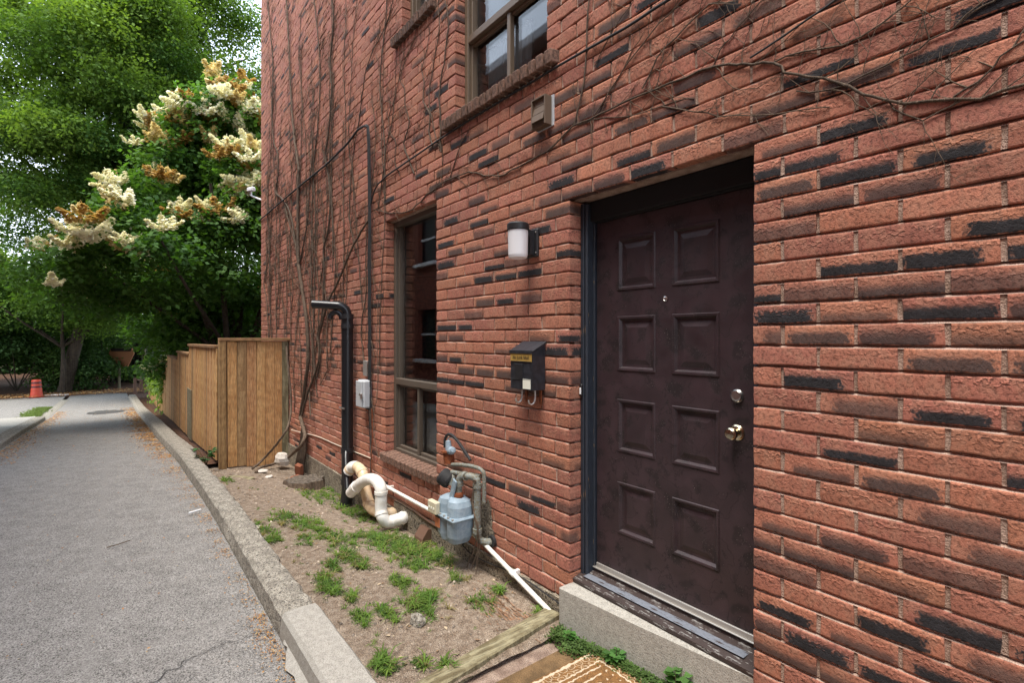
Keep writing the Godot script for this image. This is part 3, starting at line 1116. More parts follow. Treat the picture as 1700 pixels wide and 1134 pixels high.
func kerb_mesh(x0: float, x1: float, rough: float, top: float, width: float, slope: float) -> MB:
	var b := MB.new()
	var n := maxi(4, int(absf(x1 - x0) / 0.05))
	var rows := []
	for k in n + 1:
		var x := lerpf(x0, x1, float(k) / n)
		var zf := kerb_z(x)
		var w1 := wob.get_noise_1d(x * 330.0) * rough
		var w2 := wob.get_noise_1d(x * 900.0 + 40.0) * rough
		var w3 := wob.get_noise_1d(x * 300.0 + 90.0) * rough
		var notch := 0.0
		if rough > 0.5:
			notch = exp(-pow((x + 4.55) / 0.18, 2.0)) * 0.05
		var y := lane_y(x)
		var yt := y + top + 0.006 * w1
		var zi := zf - width + 0.02 * w3
		rows.append([Vector3(x, y - 0.1, zf + 0.005 * w2), Vector3(x, y + 0.01, zf + 0.006 * w2), Vector3(x, yt - 0.022 - 0.5 * notch, zf - slope + 0.008 * w1 - notch * 0.4), Vector3(x, yt - 0.004, zf - slope - 0.018 + 0.008 * w2 - notch), Vector3(x, yt, (zf + zi) / 2.0), Vector3(x, yt - 0.004 + 0.004 * w2, zi + 0.02), Vector3(x, yt - 0.03, zi), Vector3(x, yt - 0.3, zi)])
	var outs := [Vector3(0, 0, 1), Vector3(0, 0.2, 1), Vector3(0, 1, 1), Vector3.UP, Vector3.UP, Vector3(0, 1, -1), Vector3(0, 0, -1)]
	for k in n:
		for j in 7:
			b.quad(rows[k][j], rows[k + 1][j], rows[k + 1][j + 1], rows[k][j + 1], outs[j])
	for e in [0, n]:
		for j in range(1, 7):
			b.tri(rows[e][0], rows[e][j], rows[e][j + 1], Vector3(signf(rows[e][0].x - rows[n - e][0].x), 0, 0))
	return b


func build_ground() -> void:
	var below := func(x: float, _z: float) -> float: return lane_y(x) - 0.28
	var g := sheet(160.0, -240.0, 200, func(_x): return -160.0, func(_x): return 160.0, 8, below)
	struct(made("ground", g, M.forest_floor))
	# the lane: a crack-worn sheet
	var lane := sheet(4.0, -30.3, 170, func(x): return kerb_z(x) - 0.02, func(_x): return 3.62, 10, func(x, z): return lane_y(x) + 0.005 * wob.get_noise_2d(x * 22.0, z * 22.0) - 0.012 * exp(-pow((z - kerb_z(x)) / 0.25, 2.0)))
	struct(made("lane", lane, M.asphalt))
	# cracks: thin dark grooves laid on the lane
	var crack_paths := [
		[Vector2(-2.898, 1.832), Vector2(-3.018, 1.627), Vector2(-3.04, 1.373), Vector2(-3.06, 1.188)],
		[Vector2(-11.166, 3.416), Vector2(-10.992, 2.986), Vector2(-10.811, 2.467), Vector2(-10.801, 1.926)],
		[Vector2(-12.965, 3.375), Vector2(-12.95, 3.17), Vector2(-12.856, 2.954)],
	]
	var cr := MB.new()
	for p in crack_paths:
		for k in p.size() - 1:
			var n := 14
			for j in n:
				var a: Vector2 = p[k].lerp(p[k + 1], float(j) / n)
				var d: Vector2 = p[k].lerp(p[k + 1], float(j + 1) / n)
				a += Vector2(wob.get_noise_2d(a.x * 500.0, a.y * 500.0), wob.get_noise_2d(a.y * 500.0, a.x * 500.0)) * 0.05
				d += Vector2(wob.get_noise_2d(d.x * 500.0, d.y * 500.0), wob.get_noise_2d(d.y * 500.0, d.x * 500.0)) * 0.05
				var o := (d - a).orthogonal().normalized() * (0.0022 if k + j > 0 else 0.001)
				var ya := lane_y(a.x) + 0.005 * wob.get_noise_2d(a.x * 22.0, a.y * 22.0) + 0.004
				var yd := lane_y(d.x) + 0.005 * wob.get_noise_2d(d.x * 22.0, d.y * 22.0) + 0.004
				cr.quad(Vector3(a.x - o.x, ya, a.y - o.y), Vector3(d.x - o.x, yd, d.y - o.y), Vector3(d.x + o.x, yd, d.y + o.y), Vector3(a.x + o.x, ya, a.y + o.y), Vector3.UP)
	struct(made("lane_crack", cr, M.crack))
	# an old dark patch in the lane's far part
	var pa := MB.new()
	var pc := Vector2(-20.6, 2.25)
	var ring := []
	for k in 28:
		var a := TAU * k / 28.0
		var q := pc + Vector2(cos(a) * 0.75, sin(a) * 0.42) * (1.0 + 0.5 * wob.get_noise_1d(k * 60.0))
		ring.append(Vector3(q.x, lane_y(q.x) + 0.007, q.y))
	for k in 28:
		pa.tri(Vector3(pc.x, lane_y(pc.x) + 0.007, pc.y), ring[k], ring[(k + 1) % 28], Vector3.UP)
	struct(made("asphalt_patch", pa, M.crack))
	# kerbs along the garden strip
	struct(made("kerb", kerb_mesh(4.0, -2.93, 0.25, 0.125, 0.21, 0.008), M.concrete))
	struct(made("old_kerb", kerb_mesh(-2.945, -8.6, 1.0, 0.118, 0.19, 0.01), M.old_concrete))
	struct(made("old_kerb", kerb_mesh(-8.61, -27.0, 0.7, 0.11, 0.26, 0.02), M.old_concrete))
	# a spill of mortar at the foot of the kerb
	var sp := sheet(-2.2, -2.86, 14, func(_x): return 1.25, func(x): return 1.30 + 0.02 * wob.get_noise_1d(x * 800.0) - 0.04 * smoothstep(-2.6, -2.86, x), 2, func(x, z): return lane_y(x) + 0.03 - 0.5 * (z - 1.25))
	struct(made("mortar_spill", sp, M.concrete))
	# the garden soil, from the wall to the kerb
	var soil := sheet(-1.93, -8.4, 158, func(_x): return -0.02, func(x): return kerb_z(x) - 0.15, 28, soil_y)
	struct(made("soil", soil, M.soil))
	# yard behind the fence
	var yard := sheet(-7.9, -30.0, 60, func(_x): return -20.0, func(x): return kerb_z(x) - 0.22, 12, func(x, z): return lane_y(x) - 0.03 - 0.02 * clampf(-z, 0.0, 1.0))
	struct(made("yard", yard, M.forest_floor))
	# paving between the timber and the doorstep
	var pave := sheet(4.0, -2.02, 60, func(_x): return -0.3, func(x): return kerb_z(x) - 0.15, 16, func(x, z): return -0.066 + 0.004 * wob.get_noise_2d(x * 150.0, z * 150.0))
	struct(made("paving", pave, M.paving))
	var slab := MB.new()
	slab.box(Vector3(-0.6, -0.083, 0.55), Vector3(2.5, 0.06, 0.84), 0.006)
	struct(made("paving_slab", slab, M.paving_slab))
	# doorstep
	var st := MB.new()
	var outline := PackedVector2Array([Vector2(-1.996, 0.3), Vector2(-1.998, -0.072), Vector2(-1.99, -0.082), Vector2(-1.5, -0.036), Vector2(-0.984, 0.028), Vector2(-0.98, 0.3)])
	st.prism(outline, -0.5, 0.154, Transform3D(Basis(Vector3.RIGHT, Vector3(0, 0, -1), Vector3.UP), Vector3.ZERO))
	struct(made("doorstep", st, M.concrete))
	# over the lane: kerb, apron, grass verge, parking
	var k2 := MB.new()
	for seg in [[4.0, -19.0, 0.11], [-19.05, -27.5, 0.015]]:
		var n := int((seg[0] - seg[1]) / 0.5)
		for k in n:
			var a := lerpf(seg[0], seg[1], float(k) / n)
			var d := lerpf(seg[0], seg[1], float(k + 1) / n)
			var P := func(x: float, dy: float, z: float) -> Vector3: return Vector3(x, lane_y(x) + dy, z)
			var h: float = seg[2]
			k2.quad(P.call(a, -0.1, 3.52), P.call(d, -0.1, 3.52), P.call(d, h - 0.02, 3.54), P.call(a, h - 0.02, 3.54), Vector3(0, 0, -1))
			k2.quad(P.call(a, h - 0.02, 3.54), P.call(d, h - 0.02, 3.54), P.call(d, h, 3.57), P.call(a, h, 3.57), Vector3(0, 1, -1))
			k2.quad(P.call(a, h, 3.57), P.call(d, h, 3.57), P.call(d, h, 3.78), P.call(a, h, 3.78), Vector3.UP)
		var e: float = seg[1]
		k2.quad(Vector3(e, lane_y(e) - 0.1, 3.52), Vector3(e, lane_y(e) + seg[2], 3.55), Vector3(e, lane_y(e) + seg[2], 3.78), Vector3(e, lane_y(e) - 0.1, 3.78), Vector3.LEFT)
	struct(made("far_kerb", k2, M.old_concrete))
	struct(made("apron", sheet(4.0, -19.5, 60, func(_x): return 3.78, func(_x): return 5.2, 4, func(x, _z): return lane_y(x) + 0.1), M.concrete))
	struct(made("parking", sheet(-12.0, -29.6, 40, func(x): return 5.15 if x > -19.5 else 3.75, func(_x): return 30.0, 8, func(x, _z): return lane_y(x) + 0.008), M.asphalt))
	# the bank of leaves at the end of the lane
	var bank := sheet(-29.2, -60.0, 40, func(_x): return -20.0, func(_x): return 40.0, 40, func(x, z): return lane_y(x) + 0.02 + 0.05 * wob.get_noise_2d(x * 12.0, z * 12.0) + smoothstep(-29.6, -34.0, x + 0.25 * (2.5 - z) * (1.0 if z < 2.5 else 0.0)) * 0.25 - 0.06 * smoothstep(-30.1, -29.3, x - 0.22 * (2.5 - z) * (1.0 if z < 2.5 else 0.2)))
	struct(made("leaf_bank", bank, M.forest_floor))


func scatter(n: int, s: int, f: Callable) -> Array:
	var r := RandomNumberGenerator.new()
	r.seed = s
	var out := []
	for k in n:
		var t = f.call(r)
		if t != null:
			out.append(t)
	return out


func spun(r: RandomNumberGenerator, at: Vector3, size: float, lean := 0.5) -> Transform3D:
	var b := Basis(Vector3.UP, r.randf() * TAU) * Basis(Vector3.RIGHT, r.randf_range(-lean, lean)) * Basis(Vector3.BACK, r.randf_range(-lean, lean))
	return Transform3D(b.scaled(Vector3.ONE * size), at)


func build_litter() -> void:
	var chip := MB.new()
	chip.quad(Vector3(-0.5, 0, 0), Vector3(0, 0.12, 0.3), Vector3(0.5, 0, 0), Vector3(0, 0.05, -0.3), Vector3.UP)
	var cm := chip.done()
	var cols := [Color(0.42, 0.19, 0.05), Color(0.32, 0.14, 0.04), Color(0.48, 0.26, 0.09), Color(0.24, 0.12, 0.05), Color(0.46, 0.33, 0.16)]
	var color := func(p: Array) -> Array: return p.map(func(_t): return cols[rng.randi() % 5] * rng.randf_range(0.75, 1.2))
	var near := scatter(10500, 5, func(r):
		var x: float = -1.9 - pow(r.randf(), 1.6) * 20.0
		var d: float = absf(r.randfn(0.0, 0.055))
		var clump := smoothstep(-0.25, 0.3, wob.get_noise_1d(x * 130.0))
		if r.randf() > 0.25 + clump:
			return null
		var z: float = kerb_z(x) + 0.012 + d * (1.0 + 2.0 * smoothstep(-3.0, -12.0, x) )
		return spun(r, Vector3(x, lane_y(x) - 0.004 + r.randf() * 0.008, z), r.randf_range(0.005, 0.015) * (1.0 + 2.8 * smoothstep(-5.0, -14.0, x)), 0.35))
	stuff(tag(many("leaf_litter", cm, M.litter, near, color.call(near)), "rusty leaf and flower litter along the foot of the right kerb", "leaf litter"))
	var far := scatter(2200, 6, func(r):
		var x: float = -10.0 - r.randf() * 12.0
		return spun(r, Vector3(x, lane_y(x) + 0.01, 3.5 - absf(r.randfn(0.0, 0.16))), r.randf_range(0.012, 0.045), 0.35))
	stuff(tag(many("leaf_litter", cm, M.litter, far, color.call(far)), "rusty litter along the foot of the far left kerb", "leaf litter"))
	var bank := scatter(9000, 7, func(r):
		var x: float = -29.0 - absf(r.randfn(0.0, 1.6))
		var z: float = r.randf_range(-1.5, 16.0)
		return spun(r, Vector3(x, lane_y(x) + 0.06 + r.randf() * 0.05, z), r.randf_range(0.04, 0.1), 0.4))
	stuff(tag(many("leaf_litter", cm, M.litter, bank, color.call(bank)), "brown leaf litter across the bank at the lane's end", "leaf litter"))
	var strew := scatter(900, 8, func(r):
		var x: float = -2.5 - r.randf() * 22.0
		var z: float = r.randf_range(1.4, 3.5)
		return spun(r, Vector3(x, lane_y(x) + 0.012 , z), r.randf_range(0.008, 0.022) * (1.0 + smoothstep(-6.0, -14.0, x)), 0.2))
	stuff(tag(many("leaf_litter", cm, M.litter, strew, color.call(strew)), "scattered brown bits lying across the lane asphalt", "leaf litter"))
	var onsoil := scatter(420, 18, func(r):
		var x: float = r.randf_range(-7.6, -2.1)
		var z: float = r.randf_range(0.03, 1.08)
		return spun(r, Vector3(x, soil_y(x, z) + 0.004, z), r.randf_range(0.012, 0.035), 0.4))
	stuff(tag(many("leaf_litter", cm, M.litter, onsoil, onsoil.map(func(_t): return [Color(0.30, 0.19, 0.10), Color(0.42, 0.33, 0.22), Color(0.2, 0.13, 0.08)][rng.randi() % 3] * rng.randf_range(0.7, 1.3))), "dead leaf bits strewn over the garden soil", "leaf litter"))
	var tm := MB.new()
	tm.tube([Vector3(-0.5, 0, 0), Vector3(-0.1, 0.02, 0.06), Vector3(0.5, 0, 0)], 0.025, 0.015, 5)
	var tws := scatter(90, 19, func(r):
		var x: float = r.randf_range(-7.6, -2.1)
		var z: float = r.randf_range(0.03, 1.08)
		return spun(r, Vector3(x, soil_y(x, z) + 0.004, z), r.randf_range(0.04, 0.14), 0.06))
	stuff(tag(many("twig_litter", tm.done(), M.litter, tws, tws.map(func(_t): return Color(0.24, 0.18, 0.13) * rng.randf_range(0.6, 1.6))), "short dry twigs strewn over the garden soil", "twigs"))
	# pebbles and crumbs on the soil
	var st := MB.new()
	st.blob(Vector3.ZERO, Vector3(1, 0.6, 0.8), wob, 0.5, 4, 6)
	var sm := st.done()
	var peb := scatter(2600, 9, func(r):
		var x: float = r.randf_range(-7.7, -2.05)
		var z: float = r.randf_range(0.03, 1.08)
		var s: float = 0.006 + 0.022 * pow(r.randf(), 4.0)
		return spun(r, Vector3(x, soil_y(x, z), z), s, 0.5))
	var pc := peb.map(func(_t): return Color(0.30, 0.25, 0.20) * (rng.randf_range(0.4, 1.2) if rng.randf() < 0.8 else rng.randf_range(1.2, 2.3)))
	stuff(tag(many("soil_pebbles", sm, M.litter, peb, pc), "small pebbles and crumbs strewn over the bare garden soil", "pebbles"))
	var dry := scatter(260, 10, func(r):
		var x: float = -2.3 + r.randfn(0.0, 0.13)
		var z: float = 0.13 + absf(r.randfn(0.0, 0.09))
		return Transform3D(Basis(Vector3.UP, r.randf() * TAU).scaled(Vector3(r.randf_range(0.03, 0.09), 0.01, 0.006)), Vector3(x, soil_y(x, z) + 0.006, z)))
	stuff(tag(many("dry_grass", cm, M.litter, dry, dry.map(func(_t): return Color(0.25, 0.14, 0.08) * rng.randf_range(0.7, 1.5))), "dry brown grass clippings round the hole by the doorstep", "dry grass"))


func build_grass() -> void:
	# tufts of bent blades
	var tufts := []
	for s in 4:
		var b := MB.new()
		var r := RandomNumberGenerator.new()
		r.seed = 200 + s
		for k in 11:
			var a := r.randf() * TAU
			var dir := Vector3(cos(a), 0, sin(a))
			var side := Vector3(-sin(a), 0, cos(a)) * r.randf_range(0.0018, 0.0032)
			var base := dir * r.randf_range(0.0, 0.012)
			var len := r.randf_range(0.035, 0.085)
			var droop := r.randf_range(0.3, 1.1)
			var p0 := base
			var p1 := base + dir * len * 0.35 * droop + Vector3.UP * len * 0.62
			var p2 := base + dir * len * 0.95 * droop + Vector3.UP * len * (0.95 - 0.45 * droop)
			b.quad(p0 - side, p0 + side, p1 + side, p1 - side, Vector3.UP + dir * 0.2)
			b.tri(p1 - side, p1 + side, p2, Vector3.UP + dir)
		tufts.append(b.done())
	var patches := [   # px of a patch's middle on the soil, its radius along x and z, tufts
		[Vector3(-5.582, -0.2, 0.147), 0.32, 0.16, 90], [Vector3(-4.783, -0.18, 0.146), 0.28, 0.1, 70], [Vector3(-4.656, -0.09, 0.781), 0.16, 0.08, 46], [Vector3(-4.342, -0.1, 0.671), 0.18, 0.07, 50], [Vector3(-4.167, -0.06, 1.013), 0.05, 0.04, 22],
		[Vector3(-4.451, -0.05, 1.025), 0.1, 0.03, 18], [Vector3(-3.961, -0.12, 0.6), 0.16, 0.07, 40], [Vector3(-3.867, -0.13, 0.344), 0.2, 0.09, 70], [Vector3(-3.672, -0.12, 0.229), 0.2, 0.08, 70], [Vector3(-3.414, -0.1, 0.155), 0.18, 0.1, 80], [Vector3(-3.276, -0.07, 0.91), 0.08, 0.04, 22],
		[Vector3(-3.122, -0.06, 0.93), 0.09, 0.035, 26], [Vector3(-3.585, -0.09, 0.664), 0.12, 0.05, 34], [Vector3(-3.429, -0.08, 0.802), 0.07, 0.03, 14], [Vector3(-3.359, -0.1, 0.641), 0.08, 0.04, 16], [Vector3(-2.964, -0.08, 0.54), 0.07, 0.035, 22], [Vector3(-2.645, -0.06, 0.598), 0.1, 0.04, 34], [Vector3(-2.651, -0.06, 0.497), 0.07, 0.05, 26],
		[Vector3(-2.45, -0.05, 0.269), 0.05, 0.04, 14], [Vector3(-2.485, -0.06, 0.111), 0.02, 0.02, 6], [Vector3(-2.675, -0.05, 0.769), 0.07, 0.03, 18], [Vector3(-2.681, -0.04, 0.905), 0.06, 0.03, 14], [Vector3(-2.222, -0.04, 0.969), 0.05, 0.04, 26], [Vector3(-2.138, -0.04, 0.826), 0.03, 0.02, 10], [Vector3(-2.069, -0.04, 0.736), 0.03, 0.02, 9],
		[Vector3(-3.153, -0.09, 0.338), 0.1, 0.05, 26], [Vector3(-4.078, -0.08, 0.817), 0.07, 0.04, 12], [Vector3(-2.774, -0.06, 0.234), 0.05, 0.04, 8], [Vector3(-2.146, -0.05, 0.089), 0.03, 0.02, 7], [Vector3(-2.946, -0.06, 0.875), 0.06, 0.03, 10], [Vector3(-6.471, -0.12, 0.997), 0.1, 0.05, 12], [Vector3(-7.928, -0.26, 0.044), 0.12, 0.1, 14], [Vector3(-3.113, -0.08, 0.172), 0.12, 0.06, 34]]
	var places := [[], [], [], []]
	var r := RandomNumberGenerator.new()
	r.seed = 77
	for p in patches:
		for k in p[3]:
			var x: float = p[0].x + r.randfn(0.0, 0.8) * p[1]
			var z: float = p[0].z + r.randfn(0.0, 0.8) * p[2]
			z = clampf(z, 0.03, 1.1)
			var t := Transform3D(Basis(Vector3.UP, r.randf() * TAU).scaled(Vector3(1.2, 0.7, 1.2) * r.randf_range(0.4, 1.2)), Vector3(x, soil_y(x, z) - 0.003, z))
			places[r.randi() % 4].append(t)
	for k in 170:      # single tufts strewn about
		var x := r.randf_range(-6.2, -2.15)
		var z := r.randf_range(0.04, 1.06)
		if wob.get_noise_2d(x * 90.0, z * 90.0) > -0.05:
			places[r.randi() % 4].append(Transform3D(Basis(Vector3.UP, r.randf() * TAU).scaled(Vector3(1.0, 0.6, 1.0) * r.randf_range(0.3, 0.8)), Vector3(x, soil_y(x, z) - 0.003, z)))
	for k in 4:
		var cols: Array = places[k].map(func(_t): return (Color(0.105, 0.23, 0.033).lerp(Color(0.23, 0.35, 0.06), rng.randf()) if rng.randf() < 0.86 else Color(0.33, 0.29, 0.12)) * rng.randf_range(0.65, 1.15))
		stuff(tag(many("grass", tufts[k], M.blade, places[k], cols), "green grass tufts scattered over the garden soil", "grass", "grass tufts on the soil"))
	# ground-hugging weed between the tufts
	var w := MB.new()
	var q := RandomNumberGenerator.new()
	q.seed = 31
	for k in 14:
		var a := q.randf() * TAU
		var d := q.randf() * 0.03
		var at := Vector3(cos(a) * d, q.randf_range(0.002, 0.014), sin(a) * d)
		var o := Vector3(cos(a), 0.2, sin(a)) * 0.006
		var s := Vector3(-sin(a), 0, cos(a)) * 0.0035
		w.quad(at - o, at + s, at + o, at - s, Vector3.UP)
	var weed := []
	for p in patches:
		for k in int(p[3] * 0.7):
			var x: float = p[0].x + r.randfn(0.0, 0.7) * p[1]
			var z: float = clampf(p[0].z + r.randfn(0.0, 0.7) * p[2], 0.03, 1.1)
			weed.append(spun(r, Vector3(x, soil_y(x, z), z), r.randf_range(0.7, 1.3), 0.15))
	stuff(tag(many("clover", w.done(), M.blade, weed, weed.map(func(_t): return Color(0.07, 0.12, 0.035) * rng.randf_range(0.7, 1.4))), "low dull green weeds creeping between the grass tufts", "weeds"))
	# creeping weed along the doorstep
	var creep := []
	for k in 420:
		var x := -1.97 + 0.75 * pow(r.randf(), 0.9)
		var z := 0.1 + absf(r.randfn(0.0, 0.035)) * (1.0 if x > -1.75 else 1.7) - 0.1 * clampf((x + 1.9) / 0.9, 0.0, 1.0)
		creep.append(spun(r, Vector3(x, -0.06 + r.randf() * 0.02, z), r.randf_range(0.8, 1.6), 0.3))
	stuff(tag(many("creeping_weed", w.done(), M.blade, creep, creep.map(func(_t): return Color(0.09, 0.16, 0.035) * rng.randf_range(0.6, 1.4))), "creeping green weed along the foot of the doorstep", "weeds"))
	# verge over the lane
	var verge := scatter(1200, 41, func(rr):
		var x: float = rr.randf_range(-24.0, -13.0)
		var z: float = 5.0 + rr.randfn(0.0, 0.16) if x > -19.0 else 4.0 + rr.randfn(0.0, 0.12)
		return Transform3D(Basis(Vector3.UP, rr.randf() * TAU).scaled(Vector3.ONE * rr.randf_range(1.0, 1.8)), Vector3(x, lane_y(x) + (0.08 if x > -19.0 else 0.0), z)))
	stuff(tag(many("verge_grass", tufts[0], M.blade, verge, verge.map(func(_t): return Color(0.17, 0.25, 0.06) * rng.randf_range(0.7, 1.2))), "thin strip of grass beyond the far left kerb", "grass"))


func leafy_plant(called: String, label: String, at: Vector3, n: int, height: float, leaf: float, s: int, col: Color) -> void:
	var t := thing(called, label, "plant", at)
	var r := RandomNumberGenerator.new()
	r.seed = s
	var st := MB.new()
	var lf := MB.new()
	for k in n:
		var a := r.randf() * TAU
		var top := Vector3(cos(a) * height * r.randf_range(0.1, 0.55), height * r.randf_range(0.45, 1.0), sin(a) * height * r.randf_range(0.1, 0.55))
		st.tube([Vector3(0, -0.01, 0), top * 0.5 + Vector3.UP * height * 0.08, top], 0.003, 0.0015, 5, true, Color(0.4, 0.5, 0.25))
		for j in 5:
			var b := a + r.randf_range(-1.6, 1.6)
			var o := Vector3(cos(b), r.randf_range(-0.35, 0.3), sin(b)).normalized()
			var side := Vector3(-sin(b), 0, cos(b)) * leaf * 0.42
			var p := top * r.randf_range(0.55, 1.0)
			var mid := p + o * leaf * 0.5 + Vector3.UP * leaf * 0.12
			var c := col * r.randf_range(0.75, 1.25)
			lf.tri(p, mid + side, p + o * leaf, Vector3.UP, c)
			lf.tri(p, mid - side, p + o * leaf, Vector3.UP, c)
			lf.tri(p, mid + side, p + o * leaf * 0.2 + side * 0.8, Vector3.UP, c)
	made("stem", st, M.bark, t)
	stuff(made("foliage", lf, M.blade, t))


# ---------------------------------------------------------------- vines and cables
func wavy(path: Array, step: float, amount: float, s: int) -> Array:
	var out := []
	for k in path.size() - 1:
		var a: Vector3 = path[k]
		var b: Vector3 = path[k + 1]
		var p: Vector3 = path[maxi(k - 1, 0)]
		var q: Vector3 = path[mini(k + 2, path.size() - 1)]
		var n := maxi(2, int(a.distance_to(b) / step))
		for j in n:
			out.append(a.cubic_interpolate(b, p, q, float(j) / n))
	out.append(path[-1])
	for k in range(1, out.size() - 1):
		var w := Vector3(wob.get_noise_2d(k * 37.0 + s, s * 17.0), wob.get_noise_2d(k * 37.0 + s, s * 17.0 + 300.0), 0.25 * wob.get_noise_2d(k * 37.0 + s, s * 17.0 + 600.0))
		out[k] += w * amount
	return out


func twig(b: MB, at: Vector3, ang: float, len: float, r0: float, deep: int, r: RandomNumberGenerator) -> void:
	var n := maxi(3, int(len / 0.035))
	var path := [at]
	var p := at
	for k in n:
		ang += r.randf_range(-0.4, 0.4)
		p += Vector3(cos(ang), sin(ang), 0.0) * len / n
		p.z = lerpf(p.z, 0.009 + 0.008 * sin(k * 0.9 + at.x * 9.0), 0.3)
		path.append(p)
		if deep > 0 and r.randf() < 0.4:
			twig(b, p, ang + r.randf_range(0.4, 1.1) * (1.0 if r.randf() < 0.5 else -1.0), len * r.randf_range(0.25, 0.55), r0 * 0.6, deep - 1, r)
	var f := r.randf_range(0.7, 1.4)
	b.tube(path, r0, r0 * 0.4, 4, false, Color(f, f * 0.96, f * 0.9))


func vine(called: String, label: String, stems: Array, every: float, reach: float, s: int, up := PI / 2) -> void:
	var t := thing(called, label, "vine", Vector3.ZERO, "dead vines on the brick wall")
	var r := RandomNumberGenerator.new()
	r.seed = s
	var tw := MB.new()
	for st in stems:
		var path := wavy(st[0], 0.06, 0.014 if st.size() < 4 else st[3], s + stems.find(st) * 31)
		for k in path.size():
			if path[k].z < 0.024:
				path[k].z = st[1] * 0.9 + 0.003 + 0.003 * wob.get_noise_1d(k * 90.0)
		var b := MB.new()
		var f := r.randf_range(0.55, 0.9)
		b.tube(path, st[1] * 0.85, st[2] * 0.85, 7, true, Color(f, f, f), Color(f * 1.15, f * 1.12, f * 1.1))
		made("stem", b, M.bark, t)
		var run := r.randf() * every
		for k in range(1, path.size()):
			run += path[k].distance_to(path[k - 1])
			if run > every * 0.6 and path[k].z < 0.06:
				run = 0.0
				var dir: Vector3 = path[k] - path[k - 1]
				var a := atan2(dir.y, dir.x)
				if r.randf() < 0.45:
					a = up
				twig(tw, path[k], a + r.randf_range(0.25, 1.0) * (1.0 if r.randf() < 0.5 else -1.0), reach * r.randf_range(0.35, 1.3), r.randf_range(0.0014, 0.0028) * (1.0 + 0.55 * smoothstep(-3.5, -7.0, path[k].x)), 2, r)
	stuff(made("twigs", tw, M.bark, t))


